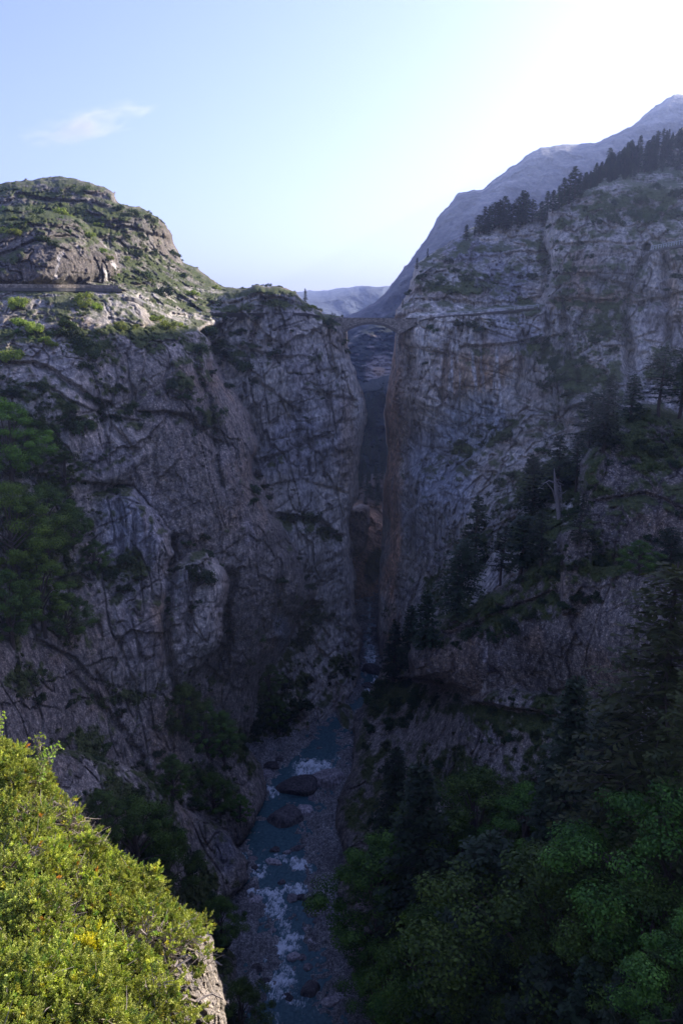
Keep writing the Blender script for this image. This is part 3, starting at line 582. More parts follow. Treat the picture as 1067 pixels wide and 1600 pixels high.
_o, surfB = build_far('back_valley_terrain', [
  ([(470,560),(530,540),(560,520),(592,498),(622,486),(660,470),(760,450),(760,800),(470,800)], [(540,540,1000),(622,488,1150),(600,600,850),(560,640,760),(700,470,1200)], .05),
  ([(470,640),(540,622),(570,604),(600,596),(640,590),(700,700),(700,900),(470,900)], [(560,620,640),(600,600,660),(580,740,480),(640,800,450)], .05),
  ([(470,800),(545,772),(556,758),(572,746),(590,742),(606,744),(640,740),(680,800),(680,1080),(470,1080)], [(556,760,380),(600,745,400),(575,800,345),(570,880,310),(575,950,285),(580,1000,268),(600,1050,255)], .03),
  ([(480,800),(552,796),(562,790),(577,793),(578,812),(572,850),(560,868),(480,880)], [(560,795,318),(575,800,316),(560,860,306),(500,830,310)], .02)],
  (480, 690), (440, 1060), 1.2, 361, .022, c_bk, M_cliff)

# ------------------------------------------------------------------ wide ground, and unseen land that shades the gorge: ridge, spur, viewpoint cliff
M_ground = plain('wooded ground', (0.05, 0.06, 0.03), 0.95, 0.05, 0.4, 0.2)
xx = np.concatenate([np.linspace(-7900, -1000, 14), np.linspace(-900, 900, 37), np.linspace(1000, 7900, 14)]); yy = np.concatenate([np.linspace(-2900, -500, 12), np.linspace(-400, 1500, 39), np.linspace(1700, 8900, 22)])
X, Y = np.meshgrid(xx, yy); Z = -150+vnoise(np.stack([X/300, Y/300, X*0], -1), 3)*8
grid_mesh('ground', X, Y, Z, M_ground, kind='structure')
ph = np.array([math.cos(R(SUN_AZ)), -math.sin(R(SUN_AZ))]); sh = np.array([math.sin(R(SUN_AZ)), math.cos(R(SUN_AZ))])
CREST_OLD = [(-420,-60),(-300,-60),(-240,-58),(-222,-52),(-205,-34),(-190,-21),(-178,-17),(-165,-11),(-150,-6),(-120,-4),(-80,-6),(-40,-10),(0,-14),(60,-10),(200,10),(400,30)]
def ab(P): return float(P[0]*ph[0]+P[1]*ph[1]), float(P[2]*math.cos(R(SUN_EL))-(P[0]*sh[0]+P[1]*sh[1])*math.sin(R(SUN_EL)))
vg_ = np.arange(262, 1720, STEP)[:, None]+0*SL; ug_ = np.arange(-150, 590, STEP)[None]+0*SL
vt_ = np.interp(ug_, [-150, 0, 60, 120, 200, 250, 300, 420, 540], [590, 572, 562, 556, 530, 522, 512, 500, 515])
mk_ = (vg_ > vt_+6) & (SL < -2) & (ug_ < 548)
pa = PL[mk_]; av = pa[:, 0]*ph[0]+pa[:, 1]*ph[1]; bv = pa[:, 2]*math.cos(R(SUN_EL))-(pa[:, 0]*sh[0]+pa[:, 1]*sh[1])*math.sin(R(SUN_EL))
bins = np.arange(-204, -70, 4.0); CR = []
for b0 in bins:
    w_ = bv[(av >= b0-1) & (av < b0+5)]
    if len(w_) > 50: CR.append((b0+2, float(np.sort(w_)[-6])))
CR = [(CR[0][0]-25, CR[0][1]-10), ]+CR+[(CR[-1][0]+60, -9), (-30, -13), (0, -15), (60, -10), (200, 10), (400, 30)]
aa = np.linspace(-240, 400, 320); bb = np.interp(aa, [c[0] for c in CR], [c[1] for c in CR])
bb = bb + 0.5 + fbm(np.stack([aa/12, 0*aa, 0*aa], -1), 4, 401)*2.5
T = 430.0; hc = T*math.cos(R(SUN_EL))-bb*math.sin(R(SUN_EL)); zc = bb*math.cos(R(SUN_EL))+T*math.sin(R(SUN_EL))
rows = []
for t, zf in ((-0.52, 0.0), (-0.42, 0.12), (-0.3, 0.34), (-0.2, .55), (-.1, .8), (-.04, .93), (0, 1.0), (.06, .96), (.2, .8), (.5, .4), (1.0, -.3)):
    h = hc*(1+t); x = aa*ph[0]+h*sh[0]; y = aa*ph[1]+h*sh[1]
    p = np.stack([x/30, y/30, 0*x], -1); z = -20+(zc+20)*zf + (fbm(p, 4, 411)*14*(1-abs(zf)**4) if t < 0 else 0)
    x = np.maximum(x, y*0.50)
    rows.append(np.stack([x, y, z+0*x], -1))
rows = np.array(rows); ky = rows.shape[0]
fine = np.concatenate([rows[i]+(rows[i+1]-rows[i])*f for i in range(ky-1) for f in (0, .25, .5, .75)]).reshape(-1, 320, 3)
grid_mesh('shade_ridge_terrain', fine[..., 0], fine[..., 1], fine[..., 2], M_ground, kind='structure')  # out-of-view ridge, crest shaped so its shadow edge follows the left slopes
# out-of-view spur, added to keep the valley behind the gorge in shade
SP = np.array([(235,420,60),(300,560,170),(420,800,300),(560,1080,410),(700,1350,460),(900,1700,490),(1250,1900,480)], float)
ks = np.linspace(0, 6, 90); SPc = np.stack([np.interp(ks, range(7), SP[:, i]) for i in range(3)], -1); SPc[:, 2] += fbm(np.stack([ks*2, 0*ks, 0*ks], -1), 4, 431)*25
rws = []
for off, zf in ((-.12, .55), (-.06, .8), (0, 1.0), (.3, .85), (.8, .5), (1.6, 0)):
    q = SPc.copy(); q[:, 0] += off*600; q[:, 1] -= off*330; q[:, 0] = np.maximum(q[:, 0], q[:, 1]*.5); q[:, 2] = -60+(SPc[:, 2]+60)*zf; rws.append(q)
rws = [rws[0]-[0, 0, 500]]+rws
rws = np.array(rws); rws[0, :, 0] = rws[1, :, 0]
grid_mesh('shade_spur_terrain', rws[..., 0], rws[..., 1], rws[..., 2], M_ground, kind='structure')
# unseen cliff under and behind the viewpoint, added to block low sky light
xx = np.arange(-220, 260, 3.0); yy = np.arange(-260, 3.1, 3.0); X, Y = np.meshgrid(xx, yy)
gorge = np.exp(-((X+12+Y*0.1)/40)**2)*sstep(-60, -140, Y)
Z = -2.2+fbm(np.stack([X/14, Y/14, 0*X], -1), 4, 421)*1.2*sstep(0, -6, Y) + sstep(-20, -220, Y)*70 + sstep(30, 250, np.abs(X))*45*sstep(0, -60, Y)
Z = np.minimum(Z, Z*(1-gorge)-110*gorge)
Z[-1] = -115; Y[-1] = 4.0; Z[-2] = -16; Y[-2] = 1.5; Z[-3] -= 0.6
C = tocol((.2, .17, .15), X.shape)
o = grid_mesh('unseen_viewpoint_cliff_terrain', X, Y, Z, M_cliff, attrs=[('Col', C), ('mask', np.stack([X*0+1, X*0+.5, X*0], -1))], kind='structure')

# ------------------------------------------------------------------ small mesh kit
class MB:
    def __init__(s): s.v = []; s.f = {3: [], 4: []}; s.n = 0; s.c = []
    def add(s, v, f, c=None):
        v = np.asarray(v, float); f = np.asarray(f, int)
        s.v.append(v); s.f[f.shape[1]].append(f+s.n); s.n += len(v)
        s.c.append(np.tile(np.array(c if c is not None else (1, 1, 1), float), (len(v), 1)))
    def mesh(s, name, smooth=True, col_=False):
        me = raw_mesh(name, np.concatenate(s.v), [np.concatenate(x) for x in s.f.values() if x], smooth)
        if col_: cattr(me, 'Col', np.concatenate(s.c))
        return me
def tube(mb, pts, rad, n=6, c=None, cap=True):
    pts = np.asarray(pts, float); k = len(pts)
    t = np.gradient(pts, axis=0); t /= np.linalg.norm(t, axis=1, keepdims=True)+1e-9
    ref = np.array([0, 0, 1.0]) if abs(t[0, 2]) < .9 else np.array([1.0, 0, 0])
    a = np.cross(t, ref); a /= np.linalg.norm(a, axis=1, keepdims=True)+1e-9; b = np.cross(t, a)
    an = np.arange(n)/n*2*math.pi
    V = pts[:, None]+(a[:, None]*np.cos(an)[None, :, None]+b[:, None]*np.sin(an)[None, :, None])*np.asarray(rad, float)[:, None, None]
    i = np.arange(k-1)[:, None]*n; j = np.arange(n)[None]; j2 = (j+1) % n
    F = np.stack([i+j, i+j2, i+n+j2, i+n+j], -1).reshape(-1, 4)
    mb.add(V.reshape(-1, 3), F, c)
def box(mb, c, s, rot=None, col_=None):
    v = np.array([[x, y, z] for x in (-.5, .5) for y in (-.5, .5) for z in (-.5, .5)])*np.array(s)
    if rot is not None: v = v@np.array(rot).T
    mb.add(v+np.array(c), [[0, 1, 3, 2], [4, 6, 7, 5], [0, 4, 5, 1], [2, 3, 7, 6], [0, 2, 6, 4], [1, 5, 7, 3]], col_)
def thing(name, loc, label, cat, group=None, rz=0, sc=1.0):
    o = bpy.data.objects.new(name, None); col.objects.link(o); o.empty_display_size = 0.5
    o.location = loc; o.rotation_euler = (0, 0, rz); o.scale = (sc,)*3 if not hasattr(sc, '__len__') else sc
    o['label'] = label; o['category'] = cat
    if group: o['group'] = group
    return o

# ------------------------------------------------------------------ stone bridge
def masonry():
    m, n, b = newmat('bridge masonry', 0.92)
    tc = nd(n, 'ShaderNodeNewGeometry'); mp = nd(n, 'ShaderNodeMapping'); mp.inputs['Rotation'].default_value = (R(90), 0, 0)
    n.links.new(tc.outputs['Position'], mp.inputs[0])
    br = nd(n, 'ShaderNodeTexBrick', Scale=1.0); br.inputs['Brick Width'].default_value = 0.55; br.inputs['Row Height'].default_value = 0.27; br.inputs['Mortar Size'].default_value = 0.02
    br.inputs['Color1'].default_value = (0.46, 0.39, 0.33, 1); br.inputs['Color2'].default_value = (0.27, 0.23, 0.20, 1); br.inputs['Mortar'].default_value = (0.12, 0.105, 0.095, 1)
    n.links.new(mp.outputs[0], br.inputs['Vector'])
    no = nd(n, 'ShaderNodeTexNoise', Scale=1.5, Detail=6.0, Roughness=0.7); n.links.new(tc.outputs['Position'], no.inputs['Vector'])
    rp = ramp(n, no.outputs[0], [(0.35, (0.45, 0.45, 0.45)), (0.65, (1.45, 1.4, 1.3))])
    n.links.new(mixc(n, 'MULTIPLY', 1.0, br.outputs[0], rp.outputs[0]), b.inputs['Base Color'])
    bp = nd(n, 'ShaderNodeBump', Strength=0.7, Distance=0.15); n.links.new(mth(n, 'ADD', br.outputs['Fac'], mth(n, 'MULTIPLY', no.outputs[0], -1.0)), bp.inputs['Height']); bp.invert = True
    n.links.new(bp.outputs[0], b.inputs['Normal'])
    return m
M_mas = masonry()
M_ring = plain('arch stones', (0.15, 0.125, 0.11), 0.9, 2.5, 0.4, 0.5)
M_road = plain('road surface', (0.2, 0.185, 0.18), 0.95, 1.5, 0.25, 0.1)
YB = 237.5; BW = 4.6
def bx(u): return float(ray(u, 505)[0])*YB
def bz(v): return float(ray(578, v)[1])*YB
brd = thing('stone_bridge', (bx(579), YB+BW/2, bz(497)), 'old single arch stone bridge spanning the top of the narrow gorge', 'bridge')
org = np.array([bx(579), YB+BW/2, bz(497)])
uL, uR = 539.5, 620.5
us_ = np.concatenate([np.linspace(514, uL, 8), np.linspace(uL+.01, uR-.01, 49), np.linspace(uR, 648, 10)])
topv = np.interp(us_, [512, 530, 579, 620, 660], [501.2, 500.2, 500.8, 502.0, 503.5])
hs_ = (uR-uL)/2; rise = 13.2; Rr = (hs_*hs_+rise*rise)/(2*rise)
uc = (uL+uR)/2
def intr(u, off=0.0):
    rr = Rr+off; return (506.4+Rr)-math.sqrt(max(rr*rr-(u-uc)**2, 0))
botv = np.array([intr(u) if uL < u < uR else (523.5-15*(u-uR)/27.5 if u > uR else 521-15*(uL-u)/25.5) for u in us_])
mb = MB(); V = []
for u, tv, bv in zip(us_, topv, botv):
    for y in (YB, YB+BW): V += [(bx(u), y, bz(tv)), (bx(u), y, bz(bv))]
V = np.array(V)-org; F = []
for i in range(len(us_)-1):
    a = 4*i; c = a+4
    F += [[a, a+1, c+1, c], [a+2, c+2, c+3, a+3], [a+1, a+3, c+3, c+1], [a, c, c+2, a+2]]
mb.add(V, F); link('spandrel_wall', mb.mesh('spandrel_wall', False), M_mas, brd)
for y0, y1 in ((YB-0.07, YB-0.004), (YB+BW+0.004, YB+BW+0.07)):
    mb = MB(); an = math.asin(hs_/Rr); N = 36
    for k in range(N):
        q = []
        for kk in (k+0.03, k+0.97):
            t = -an+2*an*kk/N
            for ro in (-0.25, 3.0+0.5*(k % 2)):
                rr = Rr+ro; u = uc+rr*math.sin(t); v = 506.4+Rr-rr*math.cos(t)
                q.append((bx(u), bz(v)))
        vs_ = [(x, y, z) for y in (y0, y1) for (x, z) in q]
        mb.add(np.array(vs_)-org, [[0, 1, 3, 2], [4, 6, 7, 5], [0, 4, 5, 1], [2, 3, 7, 6], [0, 2, 6, 4], [1, 5, 7, 3]])
    link('arch_ring', mb.mesh('arch_ring', False), M_ring, brd)
for y0, y1 in ((YB-0.05, YB+0.4), (YB+BW-0.4, YB+BW+0.05)):
    mb = MB()
    for k in range(62):
        u0 = 514+k*2.3; u1 = u0+2.2; h = 0.72+0.05*random.random()
        z0 = bz(np.interp((u0+u1)/2, us_, topv))+0.004
        box(mb, np.array([(bx(u0)+bx(u1))/2, (y0+y1)/2, z0+h/2])-org, (bx(u1)-bx(u0), y1-y0, h))
    link('parapet', mb.mesh('parapet', False), M_mas, brd)
mb = MB(); box(mb, np.array([(bx(514)+bx(658))/2, YB+BW/2, bz(499)+0.42])-org, (bx(658)-bx(514), BW-0.9, 0.12)); link('roadway', mb.mesh('roadway', False), M_road, brd)

# ------------------------------------------------------------------ mountain road ledges
def ledge(name, pts, surf, back=7, wall=2.2, out=0.8):
    P = []
    n = 60; pu = np.interp(np.linspace(0, len(pts)-1, n), range(len(pts)), [p[0] for p in pts]); pv = np.interp(np.linspace(0, len(pts)-1, n), range(len(pts)), [p[1] for p in pts])
    Yd = np.array([min(surf(u, v+k)[0].y for k in (0, 3, 6)) for u, v in zip(pu, pv)])
    for _ in range(6): Yd = np.minimum(Yd, np.convolve(np.pad(Yd, 3, 'edge'), np.ones(7)/7, 'valid'))
    Yd = np.convolve(np.pad(Yd, 4, 'edge'), np.ones(9)/9, 'valid')
    Yd -= out
    E = P3(pu, pv, Yd)
    W = E.copy(); W[:, 2] -= wall; W[:, 1] += 0.3; Bk = E.copy(); Bk[:, 1] += back; Bk[:, 2] -= 0.05
    W2 = W.copy(); W2[:, 1] += back; W2[:, 2] -= 2
    V = np.stack([W2, W, E, Bk], 1).reshape(-1, 3); i = np.arange(n-1)[:, None]*4; j = np.arange(3)[None]
    me = raw_mesh(name, V, np.stack([i+j, i+4+j, i+5+j, i+1+j], -1).reshape(-1, 4), False)
    link(name, me, M_road, kind='structure')
    return E
E1 = ledge('road', [(-40,449),(0,449),(60,450),(120,450),(190,451)], surfL, 8, 0.7, .5)
E2 = ledge('road', [(196,463),(206,464),(216,468),(224,473)], surfL, 5, 0.8, .4)
E3 = ledge('road', [(330,490),(360,489),(400,489),(440,488),(478,489),(500,493)], surfL, 5, 0.22, 0.05)
E4 = ledge('road', [(655,500),(680,495),(700,493),(740,490),(790,485),(846,480)], surfR, 5, 0.35, 0.1)
E5 = ledge('road', [(1014,391),(1040,386),(1067,381),(1110,372)], surfR, 5, 0.6, .3)
M_rail = plain('galvanised rail', (0.5, 0.49, 0.5), 0.6, 6, 0.15, 0.05)
def rail(E, i0, i1, label, step=3, h=0.95):
    o0 = E[i0]; t = thing('guard_rail', o0, label, 'guard rail')
    mb = MB(); pts = [E[i]-o0+np.array([0, .25, 0]) for i in range(i0, i1+1)]
    tube(mb, np.array(pts)+[0, 0, h], [0.075]*len(pts), 6); tube(mb, np.array(pts)+[0, 0, h*.5], [0.045]*len(pts), 6)
    link('rail', mb.mesh('rail'), M_rail, t)
    for k in range(0, len(pts), step):
        mb = MB(); tube(mb, [pts[k]+np.array([0, 0, -.1]), pts[k]+np.array([0, 0, h+.1])], [.09, .09], 6); link('post', mb.mesh('post'), M_rail, t)
rail(E4, 14, 58, 'pale guard rail along the road cut in the cliff beyond the bridge', 4, .7)
rail(E5, 2, 40, 'white guard rail on the road right of the dark tunnel mouth')
mb = MB(); lw = E1[8:59]; 
for a, b_ in zip(lw[:-1], lw[1:]):
    c = (a+b_)/2; d = b_-a; L_ = np.linalg.norm(d); ang = math.atan2(d[1], d[0])
    box(mb, c+np.array([0, .3, .38]), (L_*1.01, .4, .76), np.array([[math.cos(ang), -math.sin(ang), 0], [math.sin(ang), math.cos(ang), 0], [0, 0, 1]]))
o = link('roadside_wall', mb.mesh('roadside_wall', False), M_mas, label='low pale masonry wall edging the road below the streaked overhang', category='wall')

# ------------------------------------------------------------------ trees
rng = np.random.default_rng(11)
def quads(mb, c, dirs, L, W, side, cc=None):
    """leaf quads: centre line from c along dirs (n,3) of length L, half width W along side (n,3)"""
    L = np.asarray(L)[..., None] if np.ndim(L) else L; W = np.asarray(W)[..., None] if np.ndim(W) else W
    a = c-side*W*.35; b = c+side*W*.35; m1 = c+dirs*L*.55; e = c+dirs*L
    v = np.stack([a, m1-side*W, e, m1+side*W], 1).reshape(-1, 3)
    i = np.arange(len(c))[:, None]*4
    mb.add(v, i+np.arange(4)[None], cc)
def unit(a): return a/(np.linalg.norm(a, axis=-1, keepdims=True)+1e-9)
def conifer(h=20, rad=3.6, droop=.25, whorl=.5, per=6, seed=0, spray=.75, top=.12, bare=.1, shape=.85, gap=.0, leafw=.16):
    r = np.random.default_rng(seed); tr = MB(); cr = MB()
    zs = np.linspace(0, h, 9); bend = np.stack([np.sin(zs/h*2+seed)*h*.012, np.cos(zs/h*3+seed)*h*.012, zs], 1); bend[0, :2] = 0
    tube(tr, bend, np.interp(zs, [0, h], [h*.017+.06, .03]), 8)
    ax = lambda z: np.array([np.interp(z, zs, bend[:, 0]), np.interp(z, zs, bend[:, 1]), z])
    z = h*bare
    while z < h*.985:
        f = (z-h*bare)/(h*(1-bare)); Rz = rad*((1-f)**shape)*(0.35+0.65*min(1, f*6+.35))
        for k in range(per):
            if r.random() < gap: continue
            a = r.random()*6.283; L = Rz*r.uniform(.6, 1.12)+.15; n = max(3, int(L/.33))
            t = np.linspace(0, 1, n); d = np.array([math.cos(a), math.sin(a)])
            el = r.uniform(-.1, .35)*(1 if f > .4 else .6)
            pz = z + L*(el*t - droop*t*t*(1.3-f)); P = np.stack([d[0]*L*t, d[1]*L*t, pz], 1); P[:, :2] += ax(z)[:2]
            if L > .7 and k % 2 == 0: tube(tr, P[::max(1, n//4)], np.interp(np.linspace(0, 1, len(P[::max(1, n//4)])), [0, 1], [.014*L+.015, .008]), 4)
            td = unit(np.gradient(P, axis=0)); side = np.stack([-td[:, 1], td[:, 0], td[:, 2]*0], 1); side = unit(side)
            for s in (-1, 1):
                m = 2
                for q in range(m):
                    c = P+td*r.uniform(0, .3, (n, 1)); dr = unit(td*r.uniform(.2, .9, (n, 1))+side*s*r.uniform(.5, 1.1, (n, 1))+np.array([0, 0, -1])*r.uniform(-.05, .55, (n, 1)))
                    ln = spray*r.uniform(.5, 1.1, n)*np.interp(t, [0, .3, 1], [.6, 1, .55])*min(1, L/1.5+.35)
                    sd = unit(np.cross(dr, np.array([0, 0, 1.0])+r.normal(0, .5, (n, 3))))
                    quads(cr, c, dr, ln, leafw*r.uniform(.6, 1.2, n)*min(1, spray/.6), sd)
        z += whorl*r.uniform(.7, 1.3)*(1-.45*f)
    c = np.tile(np.array([[0, 0, h*.97]]), (12, 1))+bend[-1]*[1, 1, 0]; dr = unit(r.normal(0, .5, (12, 3))+[0, 0, 1.0]); quads(cr, c, dr, np.full(12, .6), np.full(12, .08), unit(np.cross(dr, r.normal(0, 1, (12, 3)))))
    return tr.mesh('trunk'), cr.mesh('crown', False)
def broad(h=10, rad=4.2, seed=0, clumps=60, leaves=430, leaf=.14, low=.18):
    r = np.random.default_rng(seed); tr = MB(); cr = MB()
    tube(tr, [(0, 0, -.8), (0, 0, h*.15), (.1*rad, .05*rad, h*.4), (.05*rad, 0, h*.75)], [h*.03, h*.024, h*.017, h*.006], 8)
    for k in range(clumps):
        u = r.random(); zf = low+(1-low)*(k+.5)/clumps; a = k*2.4+r.uniform(-.4, .4)
        rr = rad*math.sin(math.pi*min(1, max(.05, (zf-low*.6)/(1.04-low*.6)))**.8)*r.uniform(.55, 1.05)
        c = np.array([math.cos(a)*rr, math.sin(a)*rr, zf*h*.93+r.uniform(-.05,.05)*h])
        if k % 4 == 0: tube(tr, [(0, 0, h*min(.6, zf*.5)), c*[.5, .5, .85], c], [h*.012, h*.006, .02], 5)
        cr_ = r.uniform(.5, 1.2)*rad*.21
        n = int(leaves*r.uniform(.7, 1.2)); d = unit(r.normal(0, 1, (n, 3))); rad_ = cr_*r.uniform(.2, 1.1, (n, 1))**.6
        p = c+d*rad_*[1, 1, .7]
        dn = unit(d+np.array([0, 0, .35])+r.normal(0, .3, (n, 3))); dr = unit(np.cross(dn, r.normal(0, 1, (n, 3)))); quads(cr, p, dr, leaf*r.uniform(.6, 1.3, n), leaf*.42*r.uniform(.7, 1.2, n), unit(np.cross(dr, dn)))
    return tr.mesh('trunk'), cr.mesh('crown', False)
def shrubmesh(seed=0, clumps=16, leaves=110, leaf=.11, flat=.75):
    r = np.random.default_rng(seed); tr = MB(); cr = MB()
    for k in range(clumps):
        a = r.random()*6.28; rr = math.sqrt(r.random())*.78; zz = (1-rr*rr)*r.uniform(.3, 1.0)*flat
        c = np.array([math.cos(a)*rr, math.sin(a)*rr, zz*.9+.05]); R_ = r.uniform(.2, .36)
        tube(tr, [(0, 0, -.35), (c*.5), c], [.03, .018, .006], 4)
        n = leaves; d = unit(r.normal(0, 1, (n, 3))); p = c+d*R_*r.uniform(.3, 1.05, (n, 1))*[1, 1, .8]
        dn = unit(d+np.array([0, 0, .35])+r.normal(0, .4, (n, 3))); dr = unit(np.cross(dn, r.normal(0, 1, (n, 3)))); quads(cr, p, dr, leaf*r.uniform(.6, 1.4, n), leaf*.4*r.uniform(.7, 1.3, n), unit(np.cross(dr, dn)))
    return tr.mesh('stems'), cr.mesh('foliage', False)
CON = [conifer(20, 3.6, .3, .5, 7, 1), conifer(20, 3.2, .2, .55, 7, 2, shape=.7), conifer(20, 4.2, .35, .6, 6, 3, gap=.15, shape=.6)]
LAR = [conifer(22, 4.4, .22, .55, 7, 4, spray=.8, gap=.12, shape=.65, leafw=.1), conifer(22, 3.8, .15, .6, 7, 5, spray=.75, gap=.15, shape=.75, leafw=.1)]
PIN = [conifer(14, 3.4, .05, .6, 6, 6, spray=.6, bare=.28, shape=.45, gap=.1, leafw=.14), conifer(14, 3.0, .1, .55, 6, 7, spray=.6, bare=.2, shape=.5, gap=.2, leafw=.14)]
SMC = [conifer(12, 2.3, .2, .55, 5, 8, spray=.8, leafw=.22), conifer(12, 2.0, .25, .6, 5, 9, spray=.8, leafw=.22, shape=.7), conifer(12, 2.8, .1, .6, 5, 10, spray=.8, leafw=.24, shape=.55, bare=.2)]
BRO = [broad(10, 4.2, 1), broad(10, 3.6, 2), broad(10, 4.8, 3), broad(10, 3.2, 4, clumps=50)]
SHR = [shrubmesh(1), shrubmesh(2, flat=.55), shrubmesh(3, clumps=12), shrubmesh(4, clumps=20, flat=.95), shrubmesh(5, flat=.4, clumps=14)]
matcopy = {}
def withmat(pair, m):
    k = (pair[1].name, m.name)
    if k not in matcopy:
        c = pair[1].copy(); c.materials.clear(); c.materials.append(m); matcopy[k] = c
    if not pair[0].materials: pair[0].materials.append(M_bark)
    return pair[0], matcopy[k]
def plant(name, pair, mleaf, loc, h, base_h, label, cat, group, rz=None, wide=1.0, parts=('trunk', 'crown'), tilt=(0, 0)):
    s = h/base_h
    t = thing(name, loc, label, cat, group, rng.random()*6.28 if rz is None else rz, (s*wide, s*wide, s))
    t.rotation_euler = (tilt[0], tilt[1], t.rotation_euler[2])
    a, b_ = withmat(pair, mleaf)
    for nm, me in zip(parts, (a, b_)):
        o = bpy.data.objects.new(nm, me); col.objects.link(o); o.parent = t
    return t
def mpp(P): # metres per source pixel at a point
    return Vector(P).length/FPX*math.cos(math.atan(math.hypot(*(np.array(project(*P))-[CXP, CYP]))/FPX))
NUM = ['zero', 'one', 'two', 'three', 'four', 'five', 'six', 'seven', 'eight', 'nine', 'ten', 'eleven', 'twelve', 'thirteen', 'fourteen', 'fifteen', 'sixteen']
def where(u, v):
    a = round((u-580)/81); b_ = round((v-510)/81); w = []
    if b_: w.append(f"{NUM[abs(b_)]} {'spans ' if abs(b_) > 1 else 'span '}{'below' if b_ > 0 else 'above'}")
    if a: w.append(f"{NUM[abs(a)]}{' spans' if not w and abs(a) > 1 else ''} {'right' if a > 0 else 'left'}")
    return (' and '.join(w)+' of bridge' if w else 'right at the bridge'), (a, b_)
PEND = []
ORD = ['highest', 'second highest', 'third highest', 'fourth highest', 'fifth highest', 'sixth highest', 'seventh highest', 'eighth highest', 'ninth highest', 'tenth highest', 'eleventh highest', 'twelfth highest', 'thirteenth highest', 'fourteenth highest', 'fifteenth highest', 'sixteenth highest', 'seventeenth highest', 'eighteenth highest', 'nineteenth highest', 'twentieth highest']
def relabel():
    from collections import defaultdict
    g = defaultdict(list)
    for o, u, v, what, zone in PEND: g[(what, zone, where(u, v)[1])].append((v, u, o))
    for (what, zone, _), L_ in g.items():
        L_.sort(key=lambda t: t[0]); L2 = L_[:38]
        for i, (v, u, o) in enumerate(L_):
            ws = where(u, v)[0]; pre = ''
            if len(L_) > 1:
                if i < 20: pre = (ORD[i] if i < len(L_)-1 else 'lowest')+' '
                else: k = len(L_)-1-i; pre = (ORD[k].replace('highest', 'lowest').strip() if k < 20 else 'inner')+' '
            o['label'] = f"{pre}{what} {zone}, {ws}"
